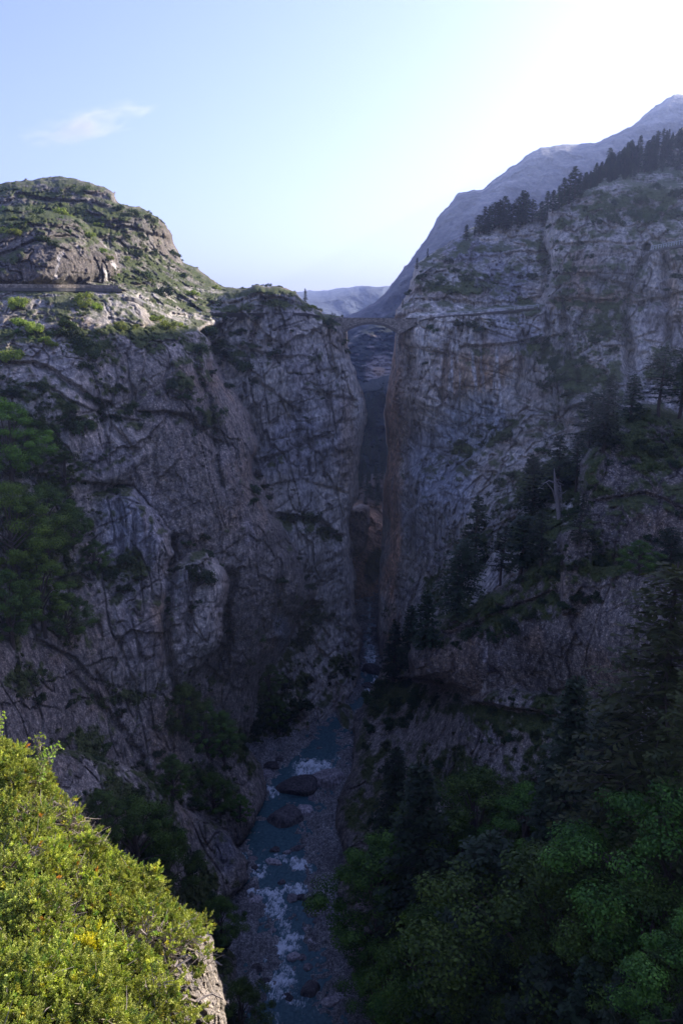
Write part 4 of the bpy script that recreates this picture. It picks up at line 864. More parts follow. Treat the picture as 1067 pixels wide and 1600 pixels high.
# ---- named trees: (base u, base v, height px, kind, variant, material, label, side)
K = {'c': (CON, M_conif, 20, 'conifer_tree'), 'l': (LAR, M_larch, 22, 'larch_tree'), 'p': (PIN, M_conif, 14, 'pine_tree'), 'b': (BRO, M_broad, 10, 'broadleaf_tree'), 's': (SMC, M_conif, 12, 'conifer_tree')}
TREES = [
 # forest at the lower right
 (592,1490,205,'b',0,'broad dark green tree at the forest edge above the river bend',0,1.1),
 (640,1480,150,'b',1,'half hidden leafy tree between the forest edge tree and the tall spruce',0,1),
 (655,1500,330,'c',0,'tall blackish spruce rising just below the pale conglomerate outcrop',0,1.2),
 (612,1400,250,'c',1,'slender dark spruce against the rock beside the river pool',0,1.0),
 (706,1420,170,'b',3,'bright leafed small tree in front of the blackish spruce',0,1),
 (745,1380,185,'b',2,'round leafy crown directly under the outcrop cliff',0,1.2),
 (815,1360,150,'b',1,'leafy tree at the foot of the outcrop, right of the round crown',0,1.1),
 (745,1620,362,'c',2,'massive grey green pine with drooping boughs in the forest middle',0,1.25),
 (690,1640,260,'b',0,'tall leafy tree leaning out left of the massive pine',0,.9),
 (850,1640,330,'b',2,'largest dome shaped leafy tree in the lower forest',0,1.25),
 (905,1600,260,'b',0,'leafy tree overlapping the right flank of the largest dome tree',0,1.1),
 (785,1660,280,'c',1,'dark spruce in front of the largest dome shaped tree',0,1.1),
 (955,1440,185,'b',1,'bright green leafy tree standing alone before the dark larches',0,1.1),
 (1045,1500,300,'b',2,'spreading leafy tree at the picture edge below the great larch',0,1.1),
 (1000,1600,240,'b',0,'leafy tree in front of the spreading edge tree',0,1.2),
 (1075,1640,250,'b',3,'leafy crown cut by the lower picture edge corner',0,1.2),
 (895,1380,345,'c',0,'dark spruce with a visible pale trunk beside the outcrop',0,1.1),
 (855,1400,230,'c',1,'low dark spruce between the outcrop cliff and pale trunked spruce',0,1.0),
 (1005,1400,530,'l',0,'great olive larch with long feathery boughs, tallest tree of all',0,1.35),
 (1080,1430,450,'l',1,'second olive larch, cut by the picture edge beside the great larch',0,1.3),
 (945,1400,330,'c',2,'shaded conifer crowded against the left side of great larch',0,1.15),
 (915,1690,215,'s',0,'young pointed larch near the bottom edge below the dome tree',0,1.2),
 (960,1690,190,'s',1,'slim young conifer just right of the young pointed larch',0,1.1),
 (1012,1700,150,'s',0,'short pointed conifer poking up at the bottom edge',0,1.2),
 (1062,1700,160,'s',1,'tiny pointed conifer in the bottom corner',0,1.2),
 (850,1720,240,'s',2,'feathery conifer in front of the dome tree',0,1.2),
 (665,1690,190,'b',1,'low leafy tree near the bottom edge by the gravel',0,1.2),
 (610,1600,150,'b',0,'dark leafy tree on the bank above the river bush',0,1.1),
 (760,1480,200,'c',0,'dark spruce standing behind the massive pine',0,1.1),
 (1000,1470,220,'b',1,'shaded leafy tree between the great larch and lone bright tree',0,1.1),
 # middle right
 (718,960,122,'c',2,'layered dark pine on the ledge at the foot of the right gorge wall',0,1.3),
 (742,900,125,'s',1,'thin dark spruce just behind the layered pine',0,.9),
 (782,915,95,'p',0,'bushy pine on the slope left of the dead tree',0,1),
 (812,900,100,'s',2,'blunt conifer between the bushy pine and the dead tree',0,1.1),
 (845,885,90,'p',1,'dark pine below the bleached dead tree',0,1.2),
 (832,800,90,'s',0,'dark conifer just left of the bleached dead tree top',0,1.2),
 (868,770,90,'s',1,'slender conifer rising behind the bleached dead tree',0,1.1),
 (900,770,85,'p',0,'green pine just right of the bleached dead tree',0,1.1),
 (905,860,90,'p',1,'shaggy pine above the square rock block',0,1.1),
 (925,885,62,'p',0,'small pine with bare stem on the square rock block',0,.9),
 (945,705,120,'c',0,'dark conifer on the cliff ledge left of the rock dome',0,1.1),
 (920,700,85,'s',2,'shorter conifer beside the dark conifer at the rock dome',0,1.2),
 (985,660,75,'s',0,'conifer just above the rock dome shoulder',0,1.2),
 (1030,650,108,'p',0,'wide pine standing on top of the rock dome',0,1.2),
 (1062,655,110,'p',1,'pine at the picture edge on top of the rock dome',0,1.2),
 (640,1050,110,'c',1,'narrow blackish spruce at the gorge mouth',0,.9),
 (662,1015,95,'s',0,'dark spruce between the gorge mouth spruce and layered pine',0,1.0),
 (617,1060,85,'s',1,'small spruce hugging the foot of the right gorge wall',0,1.0),
 (1045,900,80,'p',0,'dark bushy pine behind the great larch top',0,1.4),
 (1000,900,60,'b',1,'leafy bush tree under the rock dome wall',0,1.4),
 (560,1560,0,'b',0,'',1,1),
]
for t in TREES:
    u, v, hp, k, var, lab, skip, wd = t
    if skip: continue
    P, N_ = surfR(u, min(v, 1712)); lst, mt, bh, nm = K[k]
    h = hp*mpp(P)*1.03
    plant(nm, lst[var % len(lst)], mt, P+Vector((0, .3, -.4)), h, bh, lab, 'tree', None, wide=wd*(1.4 if k in 'cs' and v < 1100 else 1.12), tilt=(rng.uniform(-.04, .04), rng.uniform(-.04, .04)))
LT = [(20,760,140,'b',0,'tall bright leafed tree at the left picture edge, top one'),(62,745,95,'b',1,'dark leafy tree just right of the top edge tree'),(105,770,70,'b',3,'small leafy tree over the streaked wall ledge'),
 (25,900,150,'b',2,'large bright leafed tree at the left picture edge, middle one'),(75,880,130,'b',0,'dark spreading tree with pale bare twigs on its right'),(115,860,85,'b',1,'leafy tree overhanging the top of the streaked wall'),
 (70,985,135,'b',3,'bluish green leafy tree low on the left ledge'),(20,1010,130,'b',1,'dark leafy tree at the left edge, lowest one'),(108,1000,80,'b',2,'drooping leafy tree at the right end of the low ledge'),(150,900,60,'b',0,'small dark tree below the streaked wall top'),
 (165,1330,110,'b',1,'dark leafy tree rising behind the sunlit juniper tip'),(215,1380,150,'b',0,'broad shaded tree behind the middle of the sunlit juniper'),(260,1400,110,'b',2,'shaded tree on the spur between juniper and river'),(325,1180,95,'b',3,'dark leafy tree under the leaning buttress'),(290,1150,90,'b',0,'dark leafy tree left under the leaning buttress'),(350,1190,85,'b',1,'shaded tree by the foot of the leaning buttress'),
 (335,1270,70,'b',2,'small dark tree on the shoulder above the river pool'),(375,1285,50,'b',1,'little dark tree nearest the pool on the shoulder'),(345,1480,90,'b',0,'dark tree over the stony bank beside the rapids'),(395,1500,80,'b',3,'dark leafy tree leaning out toward the rapids'),(380,1620,100,'b',2,'dark leafy tree behind the sunlit rock corner'),(430,1140,60,'b',1,'dark tree inside the cleft of the left cliff'),(420,1090,60,'b',0,'upper dark tree inside the cleft of the left cliff'),(270,1250,80,'b',1,'green tree in the hollow of the left shoulder')]
M_broad2 = leaf_material('light leaves', [(0.04, 0.08, 0.012), (0.12, 0.19, 0.022), (0.22, 0.31, 0.04)], 0.3, 0.3)
for u, v, hp, k, var, lab in LT:
    P, N_ = surfL(u, v); h = hp*mpp(P)
    plant('broadleaf_tree', BRO[var], M_broad2 if 'bright' in lab or 'bluish' in lab else M_broad, P+Vector((0, .2, -.3)), h, 10, lab, 'tree', None, wide=1.15)
# skyline conifers of the right hill
SK = [(728,377,26,2,'lone thin pine at the left end of the skyline grove'),(742,368,16,1,'tiny pine next to the lone thin pine'),(668,402,15,1,'tiny conifer on the right cliff brow above the bridge'),(652,420,18,0,'small conifer on the outer brow above the bridge'),(480,466,22,0,'solitary little conifer on the left cliff top beside the bridge'),(630,480,14,1,'dry little pine on the brow just above the bridge end')]
for u, v, hp, var, lab in SK:
    P, N_ = (surfL if u < 500 else surfR)(u, v); plant('pine_tree', SMC[var], M_conif, P+Vector((0, .1, -.3)), hp*mpp(P), 12, lab, 'tree', None)
grove = [(748,366,30),(757,362,38),(764,360,36),(772,358,40),(779,356,42),(787,355,46),(794,354,36),(801,353,34),(808,352,42),(816,350,50),(822,349,46),(830,347,34),(760,366,28),(790,360,30),(812,356,32)]
for u, v, hp in grove:
    P, N_ = surfR(u, v); o = plant('pine_tree', SMC[int(rng.integers(3))], M_conif, P+Vector((0, 0, -.3)), hp*mpp(P), 12, '', 'tree', 'pines of the skyline grove', wide=rng.uniform(1.2, 1.8)); PEND.append((o, u, v-hp/2, 'dark pine', 'of skyline grove'))
sky2 = [(846,345,30),(855,338,38),(864,332,34),(872,328,36),(880,322,42),(889,318,46),(897,312,50),(905,305,34),(914,298,28)]
for u, v, hp in sky2:
    P, N_ = surfR(u, v); o = plant('pine_tree', SMC[int(rng.integers(2))], M_conif, P+Vector((0, 0, -.3)), hp*mpp(P), 12, '', 'tree', 'conifers along the hill brow', wide=1.4); PEND.append((o, u, v-hp/2, 'dark conifer', 'on hill brow'))
cnt = 0 
for k in range(900):
    u = rng.uniform(900, 1110); top = np.interp(u, [900, 930, 985, 1020, 1067, 1110], [305, 282, 243, 232, 215, 190]); bot = np.interp(u, [900, 960, 1020, 1067, 1110], [300, 280, 272, 262, 250])
    if top > bot: continue
    v = rng.uniform(top, bot+4)
    P, N_ = surfR(u, v); hp = rng.uniform(15, 27)*(1.35 if rng.random() < .25 else 1)
    o = plant('conifer_tree', SMC[int(rng.integers(2))] if rng.random() < .8 else SMC[2], M_conif, P+Vector((0, 0, -.3)), hp*mpp(P), 12, '', 'tree', 'conifers of the dark hillside forest', wide=rng.uniform(.95, 1.45), tilt=(rng.uniform(-.05, .05), rng.uniform(-.05, .05))); PEND.append((o, u, v-hp/2, 'dark conifer', 'in hillside forest'))
    cnt += 1
    if cnt >= 215: break
for k in range(110):
    v = rng.uniform(628, 790); u = rng.uniform(549, 609)
    P, N_ = surfB(u, v); hp = rng.uniform(16, 26)
    o = plant('conifer_tree', SMC[int(rng.integers(3))], M_conif, P+Vector((0, 0, -.4)), hp*mpp(P), 12, '', 'tree', 'conifers seen through the gorge slot', wide=1.2); PEND.append((o, u, v-hp/2, 'blackish conifer', 'seen through gorge'))

# bleached dead tree 
P, N_ = surfR(868, 808); s = mpp(P); t = thing('dead_tree', P+Vector((0, -1.5, 0)), 'bleached dead tree leaning among pines on the right slope', 'tree')
mb = MB(); px = lambda a, b_, y=0: np.array([(a-868)*s, y, (808-b_)*s])
tube(mb, [px(872, 812), px(868, 790), px(863, 765), px(860, 745), px(858, 730)], [.62, .5, .4, .25, .06], 8); link('trunk', mb.mesh('trunk'), M_dead, t)
mb = MB()
for br_ in ([px(860, 752), px(850, 748, -.6), px(842, 752, -1), px(838, 756, -1.2)], [px(865, 785), px(856, 762, -.8), px(845, 750, -1.4), px(836, 751, -1.8)], [px(862, 760), px(868, 755, -.5), px(870, 775, -1), px(874, 800, -1.1)], [px(866, 780), px(874, 770, .5), px(882, 765, .8)]):
    tube(mb, br_, np.linspace(.16, .03, len(br_)), 5)
for k in range(90):
    z = rng.uniform(738, 800); a = np.array([(np.interp(z, [730, 812], [858, 872]))-868, 0, 808-z])*s; d = np.array([rng.uniform(-.2, 1), rng.uniform(-.6, .6), rng.uniform(-1.3, .2)])*rng.uniform(1, 2.6)
    tube(mb, [a, a+d*.5+[0, 0, .2], a+d], [.06, .04, .015], 4)
link('bough', mb.mesh('bough'), M_dead, t)

# ------------------------------------------------------------------ shrubs on the rock
SH = [ # u, v, r, tone (y sunlit yellow green, g green, d dark)
 (262,500,24,'y'),(240,494,16,'y'),(283,505,14,'y'),(210,508,9,'y'),(132,462,20,'y'),(148,472,15,'y'),(152,478,9,'y'),(36,497,20,'y'),(55,508,14,'y'),(14,546,22,'y'),(30,470,13,'y'),(32,476,9,'g'),(72,525,14,'y'),(85,535,13,'y'),(98,545,9,'g'),(45,505,10,'y'),(190,505,13,'y'),(118,520,22,'g'),(135,540,20,'g'),(130,565,18,'g'),(105,505,12,'g'),
 (25,361,10,'y'),(5,355,12,'y'),(22,340,9,'y'),(45,345,7,'g'),(75,372,14,'g'),(85,380,10,'g'),(140,365,11,'y'),(150,345,9,'g'),(62,330,12,'g'),(100,332,12,'y'),(185,325,10,'g'),(195,365,9,'g'),(222,365,9,'g'),(190,342,6,'g'),(240,393,10,'g'),(215,395,12,'g'),(198,400,8,'y'),(230,425,12,'g'),(255,453,18,'d'),(300,456,10,'y'),(285,430,10,'g'),(272,395,8,'g'),(210,332,12,'g'),(235,338,11,'g'),(252,345,6,'d'),(185,430,6,'y'),(170,400,9,'y'),(155,350,9,'y'),(120,345,8,'g'),(160,388,8,'y'),
 (318,515,18,'g'),(312,540,16,'g'),(350,552,12,'d'),(380,568,16,'g'),(390,590,12,'d'),(355,600,10,'d'),(330,580,10,'d'),(350,495,9,'g'),(377,515,9,'d'),(400,497,6,'g'),(440,535,9,'d'),(430,550,10,'d'),(465,583,6,'g'),(455,515,6,'d'),(500,470,10,'g'),(487,478,8,'y'),(515,500,10,'d'),(520,512,7,'d'),(537,532,8,'d'),(541,545,9,'d'),(400,441,6,'g'),(421,440,9,'d'),(410,443,5,'g'),(340,448,8,'y'),(352,452,6,'g'),(380,447,6,'g'),(437,447,6,'g'),(505,620,5,'d'),(477,650,5,'d'),(525,575,4,'d'),
 (470,802,22,'d'),(452,806,14,'d'),(492,806,14,'d'),(515,830,12,'d'),(525,838,9,'g'),(500,826,10,'d'),(312,895,20,'d'),(300,885,13,'d'),(276,886,11,'d'),(265,950,12,'d'),(260,935,10,'d'),(310,940,9,'d'),(355,985,10,'d'),(352,960,9,'d'),(395,760,12,'d'),(412,755,13,'d'),(420,775,10,'d'),(395,780,11,'d'),(440,905,11,'d'),(480,915,12,'d'),(477,900,9,'d'),(465,870,9,'d'),(495,960,14,'d'),(480,985,16,'d'),(460,1000,14,'d'),(515,960,9,'d'),(295,845,12,'g'),(320,835,10,'g'),(325,860,9,'d'),(345,880,9,'d'),
 (185,755,14,'d'),(178,765,10,'g'),(162,712,7,'g'),(195,870,14,'d'),(170,890,16,'d'),(195,915,14,'d'),(215,900,8,'d'),(150,880,14,'d'),(225,640,12,'g'),(205,635,12,'g'),(220,662,8,'g'),(180,650,12,'g'),(160,640,14,'g'),(130,660,18,'g'),(110,655,15,'d'),(145,620,10,'g'),(190,600,12,'g'),(290,620,11,'g'),(310,635,11,'g'),(270,600,9,'d'),(320,660,8,'d'),(345,640,8,'d'),(60,600,14,'g'),(20,610,16,'d'),(45,645,14,'g'),(70,630,12,'g'),
 (280,1080,18,'d'),(300,1110,20,'d'),(330,1130,18,'d'),(360,1150,14,'d'),(380,1165,9,'d'),(270,1120,14,'d'),(310,1150,18,'d'),(235,1200,14,'g'),(262,1210,18,'g'),(265,1190,14,'g'),(250,1170,14,'d'),(215,1190,10,'d'),(115,1075,8,'g'),(110,1095,9,'d'),(165,1165,14,'g'),(150,1180,12,'g'),(190,1110,12,'d'),(60,1090,14,'d'),(210,1235,20,'d'),(240,1270,20,'d'),(270,1300,20,'d'),(300,1250,12,'d'),(330,1240,13,'d'),(345,1255,14,'d'),(300,1340,20,'d'),(330,1400,18,'d'),(350,1440,24,'d'),(330,1470,24,'d'),(375,1450,20,'d'),(310,1500,20,'d'),(360,1590,20,'d'),(390,1590,14,'d'),(385,1465,16,'d'),
 (440,1060,20,'d'),(420,1100,20,'d'),(450,1110,18,'d'),(470,1095,15,'d'),(435,1130,20,'d'),(480,1060,12,'d'),(470,1150,10,'d'),(545,1050,10,'d'),(535,1040,8,'d'),(515,1060,9,'d'),(410,1130,14,'d'),(455,1160,12,'d'),(430,1170,12,'d'),
 (528,1520,34,'g'),(505,1500,20,'g'),(548,1545,22,'g'),(520,1550,20,'g'),(545,1505,24,'g'),(578,1085,14,'g'),(600,1070,16,'g'),(615,1040,16,'d'),(640,1060,16,'d'),(590,1100,14,'g'),(620,1090,18,'d'),(650,1085,16,'d'),(680,1090,14,'d'),(580,1130,16,'d'),(610,1130,18,'d'),(640,1120,14,'d'),(575,1160,14,'d'),(690,1000,14,'g'),(660,995,12,'g'),(715,1005,10,'d'),(740,985,16,'d'),(770,990,12,'d'),(800,970,16,'d'),(830,960,14,'d'),(780,945,14,'d'),(850,935,14,'d'),(880,940,16,'d'),(900,925,14,'d'),(690,1060,9,'d'),(720,1085,9,'d'),(770,1110,10,'d'),(860,1110,9,'g'),(800,1090,9,'d'),(930,930,18,'d'),(820,900,14,'d'),(860,890,14,'d'),
 (735,505,10,'d'),(750,512,9,'d'),(715,505,9,'d'),(665,565,7,'d'),(675,510,9,'g'),(700,408,9,'d'),(712,420,8,'d'),(760,430,9,'g'),(725,430,12,'g'),(690,440,9,'d'),(660,430,9,'d'),(640,455,7,'d'),(800,455,6,'d'),(812,430,6,'d'),(830,430,8,'d'),(770,440,7,'g'),(880,465,10,'d'),(885,480,8,'d'),(870,425,8,'d'),(905,380,8,'d'),(860,350,8,'d'),
 (850,530,16,'d'),(865,560,18,'d'),(870,590,18,'d'),(850,600,12,'d'),(890,610,14,'d'),(840,525,10,'d'),(910,560,10,'d'),(930,530,12,'d'),(945,515,10,'d'),(960,545,10,'d'),(1060,430,12,'d'),(1045,450,9,'d'),(1060,400,9,'d'),(960,340,14,'g'),(985,330,16,'g'),(1010,335,16,'g'),(1035,325,14,'g'),(1060,330,14,'d'),(930,345,12,'d'),(1000,310,12,'g'),(1055,300,14,'d'),(1025,290,12,'d'),(960,315,10,'d'),(920,400,8,'d'),(900,420,8,'d'),(1040,360,8,'d'),
 (770,665,9,'g'),(790,680,12,'g'),(755,690,8,'g'),(720,690,7,'g'),(735,712,7,'g'),(800,655,9,'g'),(780,750,11,'d'),(800,740,11,'d'),(765,770,9,'d'),(850,700,12,'g'),(830,770,14,'g'),(800,790,12,'d'),(905,790,14,'g'),(890,800,12,'g'),(900,880,12,'d'),(940,870,12,'d'),(830,870,12,'d'),(760,870,10,'d'),(850,850,14,'d'),(880,870,14,'g'),
 (1000,690,12,'d'),(1030,700,14,'d'),(1050,720,12,'d'),(965,690,9,'g'),(980,720,9,'d'),(1010,840,18,'d'),(1040,830,20,'d'),(1060,860,18,'d'),(1030,870,18,'g'),(1000,860,14,'d'),(1060,800,14,'d'),(970,880,12,'d'),(950,720,8,'d'),(1060,690,10,'d'),
 (840,1140,14,'d'),(800,1150,12,'d'),(760,1200,14,'d'),(720,1210,14,'d'),(690,1190,12,'d'),(870,1180,14,'d'),(600,1200,10,'d'),(605,1160,12,'d'),(630,1200,12,'d'),(585,1280,10,'d'),(560,1330,9,'d'),(640,1240,12,'d')]
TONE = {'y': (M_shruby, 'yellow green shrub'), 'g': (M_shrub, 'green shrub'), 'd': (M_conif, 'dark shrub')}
M_dshrub = leaf_material('dark shrub leaves', [(0.012, 0.025, 0.010), (0.025, 0.045, 0.014), (0.05, 0.075, 0.02)], 0.5, 0.2); TONE['d'] = (M_dshrub, 'dark shrub')
def zone(u, v):
    if u < 570:
        if v < 455: return 'on left hilltop'
        if v < 560: return 'by left road'
        return 'on left cliff' if v < 1180 else 'on left spur'
    return 'on right hill' if v < 495 else ('on right cliff' if v < 880 else 'on right slope')
def place_shrub(u, v, r, tone):
    S_ = surfL if u < 570 and not (500 < u and v > 1480) else surfR
    P, N_ = S_(u, v+r*.4); s = r*mpp(P); i = int(rng.integers(len(SHR)))
    t = plant('shrub', SHR[i], TONE[tone][0], P-Vector((0, 0, s*.25))+Vector((0, -.15*s, 0)), s*rng.uniform(.95, 1.3), 1.0, '', 'shrub', 'shrubs growing on the gorge rocks', parts=('stems', 'foliage'), wide=rng.uniform(.95, 1.25), tilt=(rng.uniform(.1, .5), rng.uniform(-.25, .25)))
    PEND.append((t, u, v, TONE[tone][1], zone(u, v)))
for a in SH: place_shrub(*a)
relabel()
# low scrub too dense to count on the vegetated ledges: one mass per cliff
def scrub(name, surf, ur, vr, n, label, seed):
    r = np.random.default_rng(seed); mb = MB(); k = 0; tries = 0
    while k < n and tries < 60000:
        tries += 1; u = r.uniform(*ur); v = r.uniform(*vr); g = float(look(GG, np.array(u), np.array(v)))
        if g < .12+.35*r.random(): continue
        if u > 900 and v < 290: continue
        P, N_ = surf(u, v)
        if P.y < 40: continue
        s = r.uniform(2.5, 9)*mpp(P)*(1.25 if v > 600 else .85); k += 1; m_ = 190
        d = unit(r.normal(0, 1, (m_, 3))); cl = unit(r.normal(0, 1, (5, 3)))*[.75, .6, .45]*s; ci = r.integers(5, size=m_)
        p = cl[ci]+d*s*.48*r.uniform(.4, 1.1, (m_, 1))*[1, 1, .8]+np.array(P)+[0, -.2*s, s*.25]
        dn = unit(d+np.array([0, 0, .35])+r.normal(0, .4, (m_, 3))); dr = unit(np.cross(dn, r.normal(0, 1, (m_, 3)))); L_ = max(.22, s*.16)
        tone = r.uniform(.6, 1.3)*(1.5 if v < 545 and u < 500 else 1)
        quads(mb, p, dr, L_*r.uniform(.6, 1.3, m_), L_*.42*r.uniform(.7, 1.2, m_), unit(np.cross(dr, dn)), (tone*r.uniform(.8, 1.4), tone, tone))
    link(name, mb.mesh(name, False, True), M_scrub, kind='stuff', label=label)
M_scrub = leaf_material('scrub leaves', [(0.016, 0.03, 0.010), (0.045, 0.07, 0.016), (0.10, 0.13, 0.028)], 0.25, 0.2, attr=True)
scrub('scrub', surfL, (-20, 560), (285, 1600), 850, 'low scrub covering the ledges of the left cliffs', 71)
scrub('scrub', surfR, (600, 1080), (285, 1600), 1000, 'low scrub covering the ledges and slopes of the right cliffs', 72)

# ------------------------------------------------------------------ river boulders and gravel
M_bould = rock_material('boulder rock', 1.8, bump=0.7)
def boulder_mesh(seed, flat=.7):
    import bmesh
    bm = bmesh.new(); bmesh.ops.create_icosphere(bm, subdivisions=4, radius=1.0)
    co = np.array([v.co[:] for v in bm.verts]); r = np.random.default_rng(seed)
    for k in range(11):
        nrm = unit(r.normal(0, 1, 3)); d = r.uniform(.55, .85); over = np.maximum(co@nrm-d, 0); co -= over[:, None]*nrm*.92
    co *= 1+fbm(co*1.7+seed*9, 4, seed, .6)[:, None]*.16
    co[:, 2] *= flat
    for v, c in zip(bm.verts, co): v.co = c
    me = bpy.data.meshes.new('boulder'); bm.to_mesh(me); bm.free()
    for p in me.polygons: p.use_smooth = False
    t = (.09, .34, .13, .44, .22, .07)[seed]; C = np.ones((len(co), 3))*np.array([t*1.05, t*.95, t*.98])*(1+.3*fbm(co*3, 3, seed+5)[:, None])
    cattr(me, 'Col', C); cattr(me, 'mask', np.tile([.35, 0, 0], (len(co), 1))); me.materials.append(M_bould); return me
BM = [boulder_mesh(k, f) for k, f in enumerate((.7, .55, .8, .6, .45, .75))]
BO = [ # u, v, half width px, aspect (depth), z stretch, tilt, label
 (458,1238,34,.55,.75,.22,'long dark slab boulder lying across the stream between two pools'),(505,1226,30,.6,.9,.3,'second long slab against the right bank, end to end with the first'),
 (450,1288,26,.8,.9,0,'big dark block at the right edge of the lower pool'),(478,1272,14,.9,1,0,'lighter block just behind the big dark pool block'),(489,1250,9,.8,.9,0,'small pale rock above the pool block'),
 (423,1202,12,.9,.8,0,'rounded boulder on the left gravel beside the upper rapid'),(435,1190,8,.9,.9,0,'pale boulder above the rounded one by the upper rapid'),(412,1214,14,.8,.8,0,'dark boulder at the water edge left of upper rapid'),(398,1198,9,.9,.8,0,'grey boulder in the left rubble by the upper rapid'),
 (429,1350,13,.5,.6,0,'flat dark rock in midstream above the first cascade'),(394,1345,8,.8,.8,0,'pale block at the left bank above the cascade'),(396,1357,8,.7,.6,0,'second pale block at left bank, below the first'),
 (428,1331,8,.8,.9,0,'dark rock at the outflow of the big pool'),(448,1334,6,.8,.9,0,'smaller dark rock beside the outflow rock'),(466,1328,11,.5,.5,0,'thin dark ledge rock at the pool outflow'),
 (400,1410,11,.85,.85,0,'pale rounded boulder on the left shore of the rapids'),(456,1408,10,.9,.9,0,'dark rock splitting the middle rapids'),(470,1405,7,.9,.8,0,'small dark rock right of the splitting rock'),(486,1413,15,.8,.8,0,'large grey boulder on the right shore of the middle rapids'),(493,1430,10,.8,.8,0,'grey boulder just below the large shore boulder'),(441,1381,6,.8,.9,0,'small pinkish rock in the quiet water between cascades'),
 (459,1498,10,.8,.9,0,'black rock standing in the lower rapids'),(471,1499,7,.9,.9,0,'pale grey rock beside the black rapids rock'),(401,1518,11,.8,.8,0,'big pale boulder at the left shore of the lower rapids'),(388,1500,7,.8,.8,0,'purplish boulder in the left stone bank'),(425,1456,6,.8,.8,0,'brown rock at the left water edge'),
 (487,1553,15,.8,1.0,0,'largest boulder on the right shore near the bottom'),(522,1566,19,.5,.6,0,'long flat rock on the right shore near the bottom'),(528,1580,9,.8,.8,0,'rounded rock below the long flat rock'),(450,1561,9,.8,.5,0,'orange brown submerged rock in the lower rapids'),(411,1537,9,.9,.7,0,'dark boulder at the left shore, near the last cascade'),
 (480,1455,8,.8,.7,0,'pinkish rock on the right gravel'),(497,1442,7,.8,.7,0,'pale pinkish rock higher on the right gravel'),(490,1475,9,.9,.8,0,'dark rock on the right gravel shore'),(480,1515,8,.9,.8,0,'dark rock on the lower right shore'),
 (580,1052,14,.8,1.0,0,'dark boulder blocking the narrow stream under the gorge'),(572,1074,9,.9,.9,0,'round boulder below the dark blocking boulder'),(586,1074,6,.9,.9,0,'small boulder in the narrow stream')]
used_b = 0
for (u, v, hw, asp, zs, tl, lab) in BO:
    P = on_river(u, v); s = hw*mpp(P)*1.2
    o = bpy.data.objects.new('boulder', BM[used_b % 6]); col.objects.link(o); used_b += 1
    o.location = P+Vector((0, s*asp*.4, s*zs*.05)); o.scale = (s, s*asp, s*zs); o.rotation_euler = (0, -tl, 0 if hw > 20 else rng.uniform(-.6, .6))
    o['label'] = lab; o['category'] = 'boulder'; o['group'] = 'boulders in and beside the river'
LB = []
for k in range(1500):
    Yv = rng.uniform(100, 205); xa_, xb_ = banks(np.array([Yv])); side = rng.random()
    x = xa_[0]-rng.exponential(2.6)+.5 if side < .45 else (xb_[0]+rng.exponential(2.8)-.5 if side < .94 else rng.uniform(xa_[0], xb_[0]))
    z = bed_at(x, Yv); u, v = project(x, Yv, z)
    if not (0 < u < 1067 and 1100 < v < 1610): continue
    s = rng.uniform(.3, 1.0)**2.0*1.7+.3
    if xa_[0] < x < xb_[0]:
        if 152 < Yv < 170: continue
        s *= .48; z = max(z, float(zwat(Yv))-.3)
    LB.append((x, Yv, z, s, float(u), float(v)))
LB = sorted(LB[:560], key=lambda t: -t[3])[:240]
for (x, y, z, s, u, v) in LB:
    o = bpy.data.objects.new('river_stone', BM[int(rng.integers(6))]); col.objects.link(o); o.location = (x, y, z+s*.2); o.scale = (s, s*rng.uniform(.6, 1), s*rng.uniform(.6, 1)); o.rotation_euler = (rng.uniform(-.3, .3), rng.uniform(-.3, .3), rng.random()*6)
    o['category'] = 'stone'; o['group'] = 'stones scattered along the river'; PEND2 = (o, u, v)
    LB[LB.index((x, y, z, s, u, v))] = (o, u, v)
PEND.clear()
for (o, u, v) in LB: PEND.append((o, u, v, 'grey stone', 'along river'))
relabel()
mb = MB(); import itertools
base = np.array([[1, 0, 0], [-1, 0, 0], [0, 1, 0], [0, -1, 0], [0, 0, 1], [0, 0, -1.0]]); bf = [[0, 2, 4], [2, 1, 4], [1, 3, 4], [3, 0, 4], [2, 0, 5], [1, 2, 5], [3, 1, 5], [0, 3, 5]]
for k in range(14000):
    Yv = rng.uniform(98, 210); xa_, xb_ = banks(np.array([Yv])); x = xa_[0]-rng.exponential(4.5)+.8 if rng.random() < .5 else xb_[0]+rng.exponential(4.5)-.8
    s = rng.uniform(.1, .5)*(rng.random()+.5)*(1.9 if rng.random() < .06 else 1); A = np.linalg.qr(rng.normal(0, 1, (3, 3)))[0]
    t_ = rng.uniform(.08, .6)
    mb.add((base*rng.uniform(.5, 1.1, (6, 1))*s)@A*[1, 1, .8]+[x, Yv, bed_at(x, Yv)+.05], bf, (t_*1.03, t_*.98, t_))
me = mb.mesh('gravel', False, True); cattr(me, 'mask', np.tile([.3, 0, 0], (len(me.vertices), 1)))
link('gravel', me, M_bould, kind='stuff', label='grey and pale rubble covering the river banks')

